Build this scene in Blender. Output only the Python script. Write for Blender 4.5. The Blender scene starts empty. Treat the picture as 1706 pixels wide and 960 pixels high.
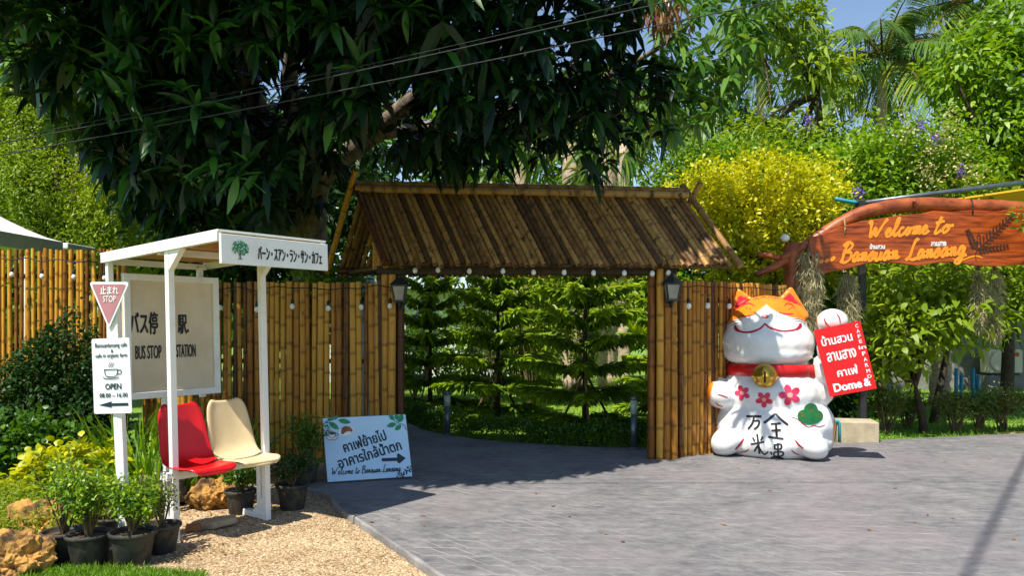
import bpy, bmesh, math, random
import numpy as np
from mathutils import Vector, Matrix, noise
from mathutils.bvhtree import BVHTree

scene = bpy.context.scene
C = scene.collection
R = math.radians

# ------------------------------------------------------------------ camera
CAM_H, FOC, HOR = 1.55, 1280.0, 540.0
cam_d = bpy.data.cameras.new('camera')
cam_d.sensor_width = 36.0
cam_d.lens = 36.0 * FOC / 1706.0
cam_d.shift_y = (HOR - 480.0) / 1706.0
cam_d.clip_end = 500.0
cam_d.clip_start = 0.05
cam = bpy.data.objects.new('camera', cam_d)
cam.location = (0, 0, CAM_H)
cam.rotation_euler = (R(90), 0, 0)
C.objects.link(cam)
scene.camera = cam

# ------------------------------------------------------------------ sky and sun
SUN_EL = R(60)
SUN_AZ = Vector((-0.6, -0.8))
SUN = Vector((SUN_AZ.x * math.cos(SUN_EL), SUN_AZ.y * math.cos(SUN_EL), math.sin(SUN_EL)))
world = bpy.data.worlds.new('World')
scene.world = world
world.use_nodes = True
wn = world.node_tree
sky = wn.nodes.new('ShaderNodeTexSky')
sky.sky_type = 'NISHITA'
sky.sun_disc = False
sky.sun_elevation = SUN_EL
sky.sun_rotation = math.atan2(SUN_AZ.x, SUN_AZ.y)
sky.air_density = 1.0
sky.dust_density = 0.2
wn.links.new(sky.outputs[0], wn.nodes['Background'].inputs[0])
wn.nodes['Background'].inputs[1].default_value = 0.11
sun_d = bpy.data.lights.new('sun', 'SUN')
sun_d.energy = 5.0
sun_d.angle = R(0.53)
sun_d.color = (1.0, 0.94, 0.82)
sun = bpy.data.objects.new('sun', sun_d)
sun.rotation_euler = SUN.to_track_quat('Z', 'Y').to_euler()
sun.location = SUN * 30
C.objects.link(sun)

scene.view_settings.view_transform = 'Standard'
scene.view_settings.look = 'None'
scene.view_settings.exposure = 0.68
scene.view_settings.gamma = 1.0
scene.render.engine = 'CYCLES'
scene.cycles.use_denoising = True
scene.cycles.max_bounces = 6
scene.cycles.diffuse_bounces = 3
scene.cycles.glossy_bounces = 2
scene.cycles.transmission_bounces = 4
scene.cycles.transparent_max_bounces = 6
scene.cycles.caustics_reflective = False
scene.cycles.caustics_refractive = False

# ------------------------------------------------------------------ helpers
def at(px, py, Y):
    """a point of the place, from the bearing it has in the photograph and its distance"""
    return Vector(((px - 853.0) / FOC * Y, Y, CAM_H - (py - HOR) / FOC * Y))

def ground_at(px, py, z=0.0):
    Y = FOC * (CAM_H - z) / (py - HOR)
    return Vector(((px - 853.0) / FOC * Y, Y, z))

def lin(r, g, b):
    f = lambda c: (c / 255 / 12.92) if c / 255 <= 0.04045 else ((c / 255 + 0.055) / 1.055) ** 2.4
    return (f(r), f(g), f(b))

class MB:
    def __init__(self):
        self.v, self.f = [], []
    def add(self, vs, fs):
        n = len(self.v)
        self.v += [tuple(p) for p in vs]
        self.f += [tuple(i + n for i in f) for f in fs]
        return self
    def box(self, c, s, M=None):
        x, y, z = s[0] / 2, s[1] / 2, s[2] / 2
        vs = [Vector(p) for p in ((-x,-y,-z),(x,-y,-z),(x,y,-z),(-x,y,-z),(-x,-y,z),(x,-y,z),(x,y,z),(-x,y,z))]
        if M is not None: vs = [M @ p for p in vs]
        vs = [p + Vector(c) for p in vs]
        return self.add(vs, [(0,3,2,1),(4,5,6,7),(0,1,5,4),(1,2,6,5),(2,3,7,6),(3,0,4,7)])
    def beam(self, p, q, w, h, up=(0,0,1)):
        p, q = Vector(p), Vector(q)
        d = (q - p).normalized(); s = d.cross(Vector(up))
        if s.length < 1e-4: s = d.cross(Vector((1, 0, 0)))
        s.normalize(); u = s.cross(d)
        vs = [e + s * a * w / 2 + u * b * h / 2 for e in (p, q) for a, b in ((-1,-1),(1,-1),(1,1),(-1,1))]
        return self.add(vs, [(3,2,1,0),(4,5,6,7),(0,1,5,4),(1,2,6,5),(2,3,7,6),(3,0,4,7)])
    def tube(self, pts, rad, n=8, cap=True, jitter=0, rng=None):
        pts = [Vector(p) for p in pts]
        if not hasattr(rad, '__len__'): rad = [rad] * len(pts)
        vs = []; prev = None
        for i, p in enumerate(pts):
            d = (pts[min(i+1, len(pts)-1)] - pts[max(i-1, 0)]).normalized()
            if prev is None:
                prev = d.cross(Vector((0, 0, 1)))
                if prev.length < 0.05: prev = d.cross(Vector((1, 0, 0)))
            s = (prev - d * prev.dot(d)).normalized(); prev = s; u = d.cross(s)
            for k in range(n):
                a = 2 * math.pi * k / n; r = rad[i]
                if jitter: r *= 1 + rng.uniform(-jitter, jitter)
                vs.append(p + s * math.cos(a) * r + u * math.sin(a) * r)
        fs = []
        for i in range(len(pts) - 1):
            for k in range(n):
                k2 = (k + 1) % n
                fs.append((i*n+k, i*n+k2, (i+1)*n+k2, (i+1)*n+k))
        if cap:
            fs.append(tuple(reversed(range(n)))); fs.append(tuple(range((len(pts)-1)*n, len(pts)*n)))
        return self.add(vs, fs)
    def lathe(self, prof, n=24, c=(0,0,0)):
        vs = []; fs = []
        for r, z in prof:
            for k in range(n):
                a = 2 * math.pi * k / n
                vs.append((c[0] + r*math.cos(a), c[1] + r*math.sin(a), c[2] + z))
        for i in range(len(prof) - 1):
            for k in range(n):
                k2 = (k + 1) % n
                fs.append((i*n+k, i*n+k2, (i+1)*n+k2, (i+1)*n+k))
        if prof[0][0] > 1e-6: fs.append(tuple(reversed(range(n))))
        if prof[-1][0] > 1e-6: fs.append(tuple(range((len(prof)-1)*n, len(prof)*n)))
        return self.add(vs, fs)
    def prism(self, poly, z0, z1):
        n = len(poly)
        vs = [(x, y, z0) for x, y in poly] + [(x, y, z1) for x, y in poly]
        fs = [tuple(reversed(range(n))), tuple(range(n, 2*n))]
        fs += [(i, (i+1) % n, n + (i+1) % n, n + i) for i in range(n)]
        return self.add(vs, fs)
    def mesh(self, name, smooth=False):
        me = bpy.data.meshes.new(name)
        me.from_pydata(self.v, [], self.f)
        if smooth: me.polygons.foreach_set('use_smooth', [True] * len(me.polygons))
        me.update()
        return me
    def build(self, name, m, parent=None, smooth=False, bevel=0, loc=None):
        o = obj(name, self.mesh(name, smooth), m, parent)
        if bevel:
            b = o.modifiers.new('bevel', 'BEVEL'); b.width = bevel; b.segments = 2; b.limit_method = 'ANGLE'
        if loc is not None: o.location = loc
        return o

def obj(name, me, m=None, parent=None):
    o = bpy.data.objects.new(name, me)
    C.objects.link(o)
    if m is not None and me is not None and len(me.materials) == 0: me.materials.append(m)
    if parent is not None: o.parent = parent
    return o

def tag(o, label, cat, group=None, kind=None):
    o['label'] = label
    if cat: o['category'] = cat
    if group: o['group'] = group
    if kind: o['kind'] = kind
    return o

def thing(name, label, cat, loc=(0,0,0), rotz=0.0, group=None):
    o = bpy.data.objects.new(name, None)
    C.objects.link(o)
    o.location = loc; o.rotation_euler = (0, 0, rotz); o.empty_display_size = 0.1
    return tag(o, label, cat, group)

# ------------------------------------------------------------------ materials
def nt_new(name):
    m = bpy.data.materials.new(name); m.use_nodes = True
    nt = m.node_tree
    return m, nt, nt.nodes['Principled BSDF']

def tex(nt, kind, scale, coords='Object', stretch=(1,1,1), detail=4, rough=0.6):
    tc = nt.nodes.new('ShaderNodeTexCoord'); mp = nt.nodes.new('ShaderNodeMapping')
    mp.inputs['Scale'].default_value = stretch
    if coords == 'World':
        g = nt.nodes.new('ShaderNodeNewGeometry'); nt.links.new(g.outputs['Position'], mp.inputs['Vector'])
    else:
        nt.links.new(tc.outputs[coords], mp.inputs['Vector'])
    t = nt.nodes.new(kind); t.inputs['Scale'].default_value = scale
    if kind == 'ShaderNodeTexNoise':
        t.inputs['Detail'].default_value = detail; t.inputs['Roughness'].default_value = rough
    nt.links.new(mp.outputs[0], t.inputs['Vector'])
    return t

def ramp(nt, src, stops):
    r = nt.nodes.new('ShaderNodeValToRGB')
    els = r.color_ramp.elements
    while len(els) < len(stops): els.new(0.5)
    for e, (p, c) in zip(els, stops):
        e.position = p; e.color = (c[0], c[1], c[2], 1)
    nt.links.new(src, r.inputs[0])
    return r

def mix(nt, fac, a, b, mode='MIX'):
    n = nt.nodes.new('ShaderNodeMix'); n.data_type = 'RGBA'; n.blend_type = mode
    for s, v in ((n.inputs[0], fac), (n.inputs[6], a), (n.inputs[7], b)):
        if hasattr(v, 'links') or isinstance(v, bpy.types.NodeSocket): nt.links.new(v, s)
        elif isinstance(v, (int, float)): s.default_value = v
        else: s.default_value = (v[0], v[1], v[2], 1)
    return n.outputs[2]

def pmat(name, c1, c2=None, scale=6, rough=0.6, bump=0.0, bscale=40, spec=0.4, stretch=(1,1,1), coords='Object', metal=0, lo=0.35, hi=0.65, speck=None, detail=5):
    m, nt, b = nt_new(name)
    c2 = c2 or tuple(c * 0.82 for c in c1)
    t = tex(nt, 'ShaderNodeTexNoise', scale, coords, stretch, detail)
    r = ramp(nt, t.outputs[0], [(lo, c2), (hi, c1)])
    col = r.outputs[0]
    if speck:
        s = tex(nt, 'ShaderNodeTexNoise', speck[0], coords, stretch, 3)
        rr = ramp(nt, s.outputs[0], [(speck[2], (0,0,0)), (min(1, speck[2] + 0.08), (1,1,1))])
        col = mix(nt, rr.outputs[0], col, speck[1])
    nt.links.new(col, b.inputs['Base Color'])
    b.inputs['Roughness'].default_value = rough
    b.inputs['Specular IOR Level'].default_value = spec
    b.inputs['Metallic'].default_value = metal
    if bump:
        t2 = tex(nt, 'ShaderNodeTexNoise', bscale, coords, stretch, 6)
        bn = nt.nodes.new('ShaderNodeBump'); bn.inputs['Strength'].default_value = bump; bn.inputs['Distance'].default_value = 0.01
        nt.links.new(t2.outputs[0], bn.inputs['Height']); nt.links.new(bn.outputs[0], b.inputs['Normal'])
    return m

def leafmat(name, c1, c2, c3=None, rough=0.38, trans=0.35, spec=0.5, tboost=(1.5, 1.35, 0.6)):
    m, nt, b = nt_new(name)
    a = nt.nodes.new('ShaderNodeAttribute'); a.attribute_name = 'rnd'
    oi = nt.nodes.new('ShaderNodeObjectInfo')
    src = a.outputs['Fac']
    stops = [(0.0, c1), (1.0, c2)] if c3 is None else [(0.0, c1), (0.75, c2), (1.0, c3)]
    r = ramp(nt, src, stops)
    nt.links.new(r.outputs[0], b.inputs['Base Color'])
    b.inputs['Roughness'].default_value = rough
    b.inputs['Specular IOR Level'].default_value = spec
    tr = nt.nodes.new('ShaderNodeBsdfTranslucent')
    tc = mix(nt, 1.0, r.outputs[0], tboost, 'MULTIPLY')
    nt.links.new(tc, tr.inputs[0])
    ms = nt.nodes.new('ShaderNodeMixShader'); ms.inputs[0].default_value = trans
    nt.links.new(b.outputs[0], ms.inputs[1]); nt.links.new(tr.outputs[0], ms.inputs[2])
    nt.links.new(ms.outputs[0], nt.nodes['Material Output'].inputs[0])
    return m

def bamboomat(name, stops, ringc=0.45, rough=0.45, wear=(0.06, 0.035, 0.015), wearp=0.6):
    m, nt, b = nt_new(name)
    oi = nt.nodes.new('ShaderNodeObjectInfo')
    t = tex(nt, 'ShaderNodeTexNoise', 3.0, 'World', (14, 14, 1.2), 5, 0.65)
    ad = nt.nodes.new('ShaderNodeMath'); ad.operation = 'MULTIPLY_ADD'
    nt.links.new(t.outputs[0], ad.inputs[0]); ad.inputs[1].default_value = 0.9
    sc = nt.nodes.new('ShaderNodeMath'); sc.operation = 'MULTIPLY_ADD'
    nt.links.new(oi.outputs['Random'], sc.inputs[0]); sc.inputs[1].default_value = 1.0; sc.inputs[2].default_value = -0.45
    nt.links.new(sc.outputs[0], ad.inputs[2])
    r = ramp(nt, ad.outputs[0], stops)
    w = tex(nt, 'ShaderNodeTexNoise', 5.0, 'World', (3, 3, 1.0), 6, 0.7)
    wr = ramp(nt, w.outputs[0], [(wearp, (0,0,0)), (wearp + 0.14, (1,1,1))])
    c = mix(nt, wr.outputs[0], r.outputs[0], wear)
    at_ = nt.nodes.new('ShaderNodeAttribute'); at_.attribute_name = 'ring'
    rr = ramp(nt, at_.outputs['Fac'], [(0.0, (1,1,1)), (1.0, (ringc, ringc*0.9, ringc*0.8))])
    c = mix(nt, 1.0, c, rr.outputs[0], 'MULTIPLY')
    nt.links.new(c, b.inputs['Base Color'])
    b.inputs['Roughness'].default_value = rough
    b.inputs['Specular IOR Level'].default_value = 0.35
    return m

M = {}
M['white_paint'] = pmat('white_paint', (0.80, 0.80, 0.78), (0.66, 0.65, 0.61), 4, 0.45, 0.05, 60, lo=0.25, hi=0.5)
M['board_white'] = pmat('board_white', (0.70, 0.60, 0.45), (0.60, 0.50, 0.36), 3, 0.5)
M['sign_white'] = pmat('sign_white', (0.74, 0.78, 0.82), (0.66, 0.70, 0.75), 5, 0.4)
M['plywood'] = pmat('plywood', (0.55, 0.30, 0.10), (0.38, 0.19, 0.06), 4, 0.6, 0.1, 30, stretch=(1, 8, 1))
M['black_ink'] = pmat('black_ink', (0.012, 0.012, 0.016), None, 8, 0.5)
M['navy_ink'] = pmat('navy_ink', (0.01, 0.025, 0.05), None, 8, 0.5)
M['green_ink'] = pmat('green_ink', (0.02, 0.30, 0.12), (0.015, 0.2, 0.09), 20, 0.5)
M['brown_ink'] = pmat('brown_ink', (0.30, 0.11, 0.05), (0.2, 0.07, 0.03), 20, 0.5)
M['white_ink'] = pmat('white_ink', (0.85, 0.85, 0.85), None, 8, 0.45)
M['faded_pink'] = pmat('faded_pink', (0.44, 0.19, 0.22), (0.38, 0.16, 0.19), 6, 0.45)
M['sky_blue_board'] = pmat('sky_blue_board', (0.50, 0.72, 0.90), (0.44, 0.66, 0.86), 4, 0.35, lo=0.2, hi=0.7)
M['red_plastic'] = pmat('red_plastic', (0.62, 0.008, 0.012), (0.5, 0.006, 0.01), 5, 0.28, 0.03, 90)
M['cream_plastic'] = pmat('cream_plastic', (0.72, 0.58, 0.34), (0.62, 0.48, 0.27), 5, 0.42, 0.04, 90)
M['pot_black'] = pmat('pot_black', (0.022, 0.024, 0.024), (0.05, 0.045, 0.035), 9, 0.6, 0.1, 30, lo=0.5, hi=0.42)
M['soil'] = pmat('soil', (0.10, 0.065, 0.035), (0.04, 0.025, 0.015), 30, 0.9, 0.6, 60)
M['dark_metal'] = pmat('dark_metal', (0.018, 0.02, 0.022), (0.03, 0.03, 0.03), 9, 0.45)
M['grey_metal'] = pmat('grey_metal', (0.16, 0.19, 0.21), (0.11, 0.13, 0.15), 9, 0.35, metal=0.6)
M['bulb'] = pmat('bulb', (0.82, 0.82, 0.80), (0.75, 0.75, 0.72), 3, 0.25)
M['wire'] = pmat('wire', (0.012, 0.012, 0.012), None, 8, 0.6)
M['wood_sign'] = pmat('wood_sign', (0.44, 0.080, 0.009), (0.09, 0.012, 0.003), 3.2, 0.38, 0.12, 30, stretch=(0.8, 1, 7), lo=0.34, hi=0.62)
M['wood_log'] = pmat('wood_log', (0.40, 0.10, 0.026), (0.17, 0.035, 0.01), 5, 0.4, 0.25, 25, stretch=(1, 1, 1.5))
M['orange_paint'] = pmat('orange_paint', (0.85, 0.30, 0.02), (0.72, 0.22, 0.012), 8, 0.45)
M['carved'] = pmat('carved', (0.05, 0.014, 0.006), None, 8, 0.7)
M['bark_grey'] = pmat('bark_grey', (0.26, 0.21, 0.15), (0.04, 0.032, 0.024), 7, 0.9, 0.6, 30, stretch=(1, 1, 0.6))
M['bark_tan'] = pmat('bark_tan', (0.58, 0.46, 0.34), (0.34, 0.25, 0.17), 6, 0.9, 0.6, 25, stretch=(1, 1, 4))
M['bark_dark'] = pmat('bark_dark', (0.07, 0.05, 0.035), (0.03, 0.022, 0.016), 10, 0.9, 0.5, 30)
M['twig'] = pmat('twig', (0.16, 0.12, 0.06), (0.09, 0.065, 0.03), 10, 0.9)
M['stake_wood'] = pmat('stake_wood', (0.30, 0.21, 0.11), (0.15, 0.1, 0.05), 10, 0.8)
M['concrete'] = pmat('concrete', (0.46, 0.39, 0.27), (0.34, 0.28, 0.19), 7, 0.9, 0.4, 60)
M['concrete_grey'] = pmat('concrete_grey', (0.26, 0.26, 0.24), (0.16, 0.16, 0.15), 3, 0.9, 0.3, 40)
M['ochre_rock'] = pmat('ochre_rock', (0.46, 0.24, 0.06), (0.07, 0.04, 0.02), 7, 0.95, 1.0, 18, lo=0.36, hi=0.56)
M['grey_rock'] = pmat('grey_rock', (0.26, 0.21, 0.16), (0.10, 0.085, 0.07), 7, 0.95, 0.8, 20)
M['slab_stone'] = pmat('slab_stone', (0.42, 0.34, 0.22), (0.26, 0.2, 0.13), 10, 0.9, 0.4, 50)
M['blue_pipe'] = pmat('blue_pipe', (0.03, 0.30, 0.50), None, 8, 0.4)
M['teal_pipe'] = pmat('teal_pipe', (0.04, 0.36, 0.46), None, 8, 0.4)
M['tarp_white'] = pmat('tarp_white', (0.80, 0.80, 0.80), (0.72, 0.73, 0.76), 1.5, 0.6)
M['tarp_yellow'] = pmat('tarp_yellow', (0.80, 0.48, 0.02), (0.72, 0.40, 0.02), 2, 0.6)
M['house_white'] = pmat('house_white', (0.70, 0.72, 0.74), (0.60, 0.62, 0.65), 2, 0.7)
M['house_roof'] = pmat('house_roof', (0.40, 0.55, 0.62), (0.33, 0.46, 0.52), 2, 0.5)
M['house_glass'] = pmat('house_glass', (0.03, 0.045, 0.06), None, 3, 0.1)
M['ac_white'] = pmat('ac_white', (0.72, 0.68, 0.56), (0.62, 0.57, 0.46), 3, 0.5)
M['gold'] = pmat('gold', (0.55, 0.36, 0.05), (0.42, 0.26, 0.03), 4, 0.28, metal=0.85)
M['collar_red'] = pmat('collar_red', (0.60, 0.012, 0.015), (0.5, 0.01, 0.012), 4, 0.3)
M['line_red'] = pmat('line_red', (0.42, 0.006, 0.03), None, 4, 0.4)
M['flower_red'] = pmat('flower_red', (0.62, 0.012, 0.03), (0.68, 0.05, 0.16), 6, 0.4)
M['flower_pale'] = pmat('flower_pale', (0.85, 0.42, 0.30), None, 4, 0.4)
M['pine_green'] = pmat('pine_green', (0.012, 0.13, 0.035), (0.01, 0.09, 0.025), 6, 0.4)
M['lantern_glass'] = pmat('lantern_glass', (0.25, 0.24, 0.20), (0.35, 0.33, 0.28), 6, 0.12)
M['bamboo'] = bamboomat('bamboo', [(0.05, (0.07, 0.022, 0.004)), (0.3, (0.24, 0.082, 0.009)), (0.6, (0.47, 0.20, 0.02)), (0.95, (0.62, 0.32, 0.045))])
M['bamboo_warm'] = bamboomat('bamboo_warm', [(0.05, (0.17, 0.06, 0.008)), (0.3, (0.36, 0.15, 0.015)), (0.6, (0.58, 0.27, 0.022)), (0.95, (0.66, 0.36, 0.04))], 0.5)
M['bamboo_roof'] = bamboomat('bamboo_roof', [(0.05, (0.075, 0.036, 0.014)), (0.35, (0.19, 0.095, 0.03)), (0.65, (0.33, 0.175, 0.052)), (0.95, (0.44, 0.25, 0.08))], 0.5, 0.6, (0.035, 0.024, 0.014), 0.52)
M['bamboo_dark'] = bamboomat('bamboo_dark', [(0.05, (0.05, 0.025, 0.01)), (0.5, (0.10, 0.05, 0.018)), (0.95, (0.16, 0.085, 0.03))], 0.5)

# leaves
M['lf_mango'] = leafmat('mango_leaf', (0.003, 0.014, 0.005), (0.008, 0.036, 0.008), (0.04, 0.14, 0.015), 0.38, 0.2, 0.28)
M['lf_mango_sun'] = leafmat('mango_leaf_sun_tint', (0.04, 0.12, 0.018), (0.11, 0.24, 0.035), (0.2, 0.33, 0.05), 0.34, 0.3)  # lighter copy of the mango leaf, sunlight painted into its colour
M['lf_yellow'] = leafmat('yellow_leaf', (0.30, 0.36, 0.006), (0.58, 0.57, 0.008), (0.76, 0.68, 0.02), 0.45, 0.4, tboost=(1.2, 1.15, 0.4))
M['lf_lime'] = leafmat('lime_leaf', (0.10, 0.20, 0.008), (0.26, 0.36, 0.012), (0.4, 0.44, 0.02), 0.5, 0.4)
M['lf_bright'] = leafmat('bright_green_leaf', (0.055, 0.15, 0.008), (0.19, 0.34, 0.010), (0.36, 0.46, 0.018), 0.45, 0.4)
M['lf_mid'] = leafmat('mid_green_leaf', (0.018, 0.075, 0.008), (0.085, 0.20, 0.010), (0.22, 0.34, 0.014), 0.42, 0.35)
M['lf_dark'] = leafmat('dark_green_leaf', (0.010, 0.035, 0.010), (0.028, 0.08, 0.014), (0.06, 0.13, 0.02), 0.5, 0.25, 0.25)
M['lf_olive'] = leafmat('olive_leaf', (0.05, 0.09, 0.015), (0.14, 0.18, 0.03), (0.26, 0.26, 0.05), 0.5, 0.3)
M['lf_pine'] = leafmat('pine_needle', (0.04, 0.11, 0.010), (0.27, 0.41, 0.012), (0.55, 0.62, 0.02), 0.5, 0.45)
M['lf_palm'] = leafmat('palm_leaf', (0.05, 0.13, 0.02), (0.14, 0.24, 0.03), (0.34, 0.34, 0.05), 0.4, 0.3)
M['lf_dry'] = leafmat('dry_leaf', (0.14, 0.06, 0.02), (0.30, 0.14, 0.05), (0.42, 0.24, 0.1), 0.7, 0.2)
M['lf_moss'] = leafmat('moss_strand', (0.24, 0.21, 0.10), (0.44, 0.39, 0.22), (0.60, 0.54, 0.34), 0.8, 0.2, tboost=(1, 1, .9))
M['lf_grass'] = leafmat('grass_blade', (0.07, 0.19, 0.008), (0.17, 0.34, 0.012), (0.30, 0.42, 0.02), 0.5, 0.4)
M['lf_purple'] = leafmat('purple_petal', (0.15, 0.08, 0.4), (0.25, 0.16, 0.6), None, 0.5, 0.3, tboost=(1, 1, 1))
M['lf_cream'] = leafmat('cream_petal', (0.5, 0.42, 0.16), (0.66, 0.56, 0.28), None, 0.5, 0.3, tboost=(1, 1, .8))

# ------------------------------------------------------------------ foliage tools
def unit(a):
    return a / np.maximum(np.linalg.norm(a, axis=-1, keepdims=True), 1e-9)

def leaf_verts(pos, d, nrm, L, W, droop, fold=0.25, shape=(0.35, 0.5, 0.72, 0.40)):
    """N leaves, six vertices each: stalk, two widths, tip; bent down by droop"""
    d = unit(d); side = unit(np.cross(d, nrm)); n = np.cross(side, d)
    L = np.asarray(L)[:, None]; W = np.asarray(W)[:, None]; dr = np.asarray(droop)[:, None]
    z = np.array([[0, 0, 1.0]])
    def c(u): return pos + d * L * u - z * dr * L * u * u
    u1, w1, u2, w2 = shape
    v = np.stack([c(0), c(u1) - side*W*w1 + n*W*fold*w1, c(u1) + side*W*w1 + n*W*fold*w1,
                  c(u2) - side*W*w2 + n*W*fold*w2, c(u2) + side*W*w2 + n*W*fold*w2, c(1.0)], axis=1)
    return v

def leaf_mesh(name, vs, rng, rnd=None):
    v = np.concatenate(vs, axis=0) if isinstance(vs, list) else vs
    n = len(v)
    me = bpy.data.meshes.new(name)
    me.vertices.add(n * 6)
    me.vertices.foreach_set('co', v.reshape(-1).astype(np.float32))
    li = (np.arange(n)[:, None] * 6 + np.array([[0, 2, 1, 1, 2, 4, 3, 3, 4, 5]])).reshape(-1)
    me.loops.add(n * 10); me.loops.foreach_set('vertex_index', li.astype(np.int32))
    me.polygons.add(n * 3)
    st = (np.arange(n)[:, None] * 10 + np.array([[0, 3, 7]])).reshape(-1)
    me.polygons.foreach_set('loop_start', st.astype(np.int32))
    me.update(calc_edges=True)
    a = me.attributes.new('rnd', 'FLOAT', 'POINT')
    if rnd is None: rnd = rng.random(n) 
    a.data.foreach_set('value', np.repeat(rnd, 6).astype(np.float32))
    return me

def rdirs(rng, n):
    return unit(rng.normal(size=(n, 3)))

def blob_points(rng, n, c, r, shell=0.55):
    """points in the outer part of a lumpy ellipsoid"""
    d = rdirs(rng, n)
    k = rng.normal(size=(4, 3)) * 2.2; ph = rng.random(4) * 6.28
    lump = 1 + 0.13 * np.sin(d @ k.T + ph).sum(axis=1)
    rad = (shell + (1 - shell) * rng.random(n) ** 0.7) * lump
    return np.array(c) + d * rad[:, None] * np.array(r), d

def cluster_leaves(rng, cp, out, per, L, W, droop=0.3, spread=0.0, up=0.35, jl=0.3, fold=0.25, rosette=False, shape=(0.35, 0.5, 0.72, 0.40)):
    """per leaves round every cluster point, pointing outwards and a little up"""
    n = len(cp)
    pos = np.repeat(cp, per, axis=0) + rng.normal(size=(n*per, 3)) * spread
    o = np.repeat(out, per, axis=0)
    d = unit(rdirs(rng, n*per) * (1.15 if rosette else 0.95) + o * 0.7 + np.array([0, 0, up]))
    nrm = unit(rng.normal(size=(n*per, 3)) * 0.55 + np.array([0, 0, 1.0]) + o * 0.25)
    LL = L * (1 + jl * rng.uniform(-1, 1, n*per)); WW = W * (1 + jl * rng.uniform(-1, 1, n*per))
    return leaf_verts(pos, d, nrm, LL, WW, droop * (0.5 + rng.random(n*per)), fold, shape)

def smooth_rnd(rng, v, per=1, k=1.2, amt=0.55):
    """leaf tone: random, with slow drifts through the crown"""
    c = v[:, 0, :]
    w = rng.normal(size=(3, 3)) * k
    s = np.sin(c @ w.T + rng.random(3) * 6.28).mean(axis=1) * 0.5 + 0.5
    return np.clip(s * amt + rng.random(len(c)) * (1 - amt), 0, 1)

def catmull(pts, n=6):
    pts = [Vector(p) for p in pts]
    out = []
    for i in range(len(pts) - 1):
        p0 = pts[max(i-1, 0)]; p1 = pts[i]; p2 = pts[i+1]; p3 = pts[min(i+2, len(pts)-1)]
        for k in range(n):
            t = k / n
            out.append(0.5 * ((2*p1) + (p2-p0)*t + (2*p0-5*p1+4*p2-p3)*t*t + (3*p1-p0-3*p2+p3)*t*t*t))
    out.append(pts[-1])
    return out

def tree(name, label, cat, base, trunk_r, blobs, n, per, L, W, mat, bark, seed, droop=0.3, spread=0.12, shell=0.5, group=None, up=0.3, fork=0.5, rosette=False, trunk_pts=None, shape=(0.35, 0.5, 0.72, 0.40)):
    rng = np.random.default_rng(seed); rr = random.Random(seed)
    base = Vector(base)
    root = thing(name, label, cat, base, 0, group)
    mb = MB()
    cs = [Vector(b[0]) - base for b in blobs]
    mid = sum(cs, Vector()) / len(cs)
    fk = Vector((mid.x * 0.5, mid.y * 0.5, max(0.15, min(c.z - b[1][2] * 0.6 for c, b in zip(cs, blobs)) * fork * 1.6)))
    pts = trunk_pts or [Vector((0, 0, -0.05)), Vector((fk.x*0.4 + rr.uniform(-.05, .05), fk.y*0.4, fk.z*0.5)), fk]
    pts = catmull(pts, 4)
    rad = [trunk_r * (1.25 - 0.6 * i / (len(pts)-1)) for i in range(len(pts))]
    mb.tube(pts, rad, 9, True, 0.06, rr)
    for c, b in zip(cs, blobs):
        for k in range(3):
            e = c + Vector((rr.uniform(-1, 1) * b[1][0], rr.uniform(-1, 1) * b[1][1], rr.uniform(-.2, .8) * b[1][2])) * 0.7
            m_ = pts[-1].lerp(e, 0.5) + Vector((rr.uniform(-.1, .1), rr.uniform(-.1, .1), 0.08)) * (e - fk).length
            lp = catmull([pts[-1], m_, e], 4)
            mb.tube(lp, [trunk_r * (0.6 - 0.5 * i / (len(lp)-1)) for i in range(len(lp))], 6, False)
    mb.build('trunk', bark, root, True)
    vs = []
    tot = sum(b[1][0]*b[1][1] + b[1][0]*b[1][2] + b[1][1]*b[1][2] for b in blobs)
    for c, b in zip(cs, blobs):
        k = max(20, int(n * (b[1][0]*b[1][1] + b[1][0]*b[1][2] + b[1][1]*b[1][2]) / tot))
        cp, out = blob_points(rng, k, c, b[1], shell)
        vs.append(cluster_leaves(rng, cp, out, per, L, W, droop, spread, up, rosette=rosette, shape=shape))
    v = np.concatenate(vs)
    cr = obj('crown', leaf_mesh('crown', v, rng, smooth_rnd(rng, v)), mat, root)
    cr['kind'] = 'stuff'
    return root

# ------------------------------------------------------------------ ground
m, nt, b = nt_new('lawn_ground')
t = tex(nt, 'ShaderNodeTexNoise', 0.8, 'World', (1, 1, 1), 5); t2 = tex(nt, 'ShaderNodeTexNoise', 30, 'World', (1, 1, 1), 4)
c = mix(nt, 0.5, ramp(nt, t.outputs[0], [(0.35, (0.09, 0.19, 0.012)), (0.65, (0.19, 0.30, 0.018))]).outputs[0], ramp(nt, t2.outputs[0], [(0.35, (0.05, 0.11, 0.01)), (0.65, (0.20, 0.34, 0.02))]).outputs[0])
nt.links.new(c, b.inputs['Base Color']); b.inputs['Roughness'].default_value = 0.9
M['lawn'] = m
GZ = -0.07
g = MB().add([(-150, -60, GZ), (150, -60, GZ), (150, 240, GZ), (-150, 240, GZ)], [(0, 1, 2, 3)]).build('ground', M['lawn'])
tag(g, 'green lawn ground stretching beyond the gate and the drive', 'ground', kind='structure')

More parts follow.
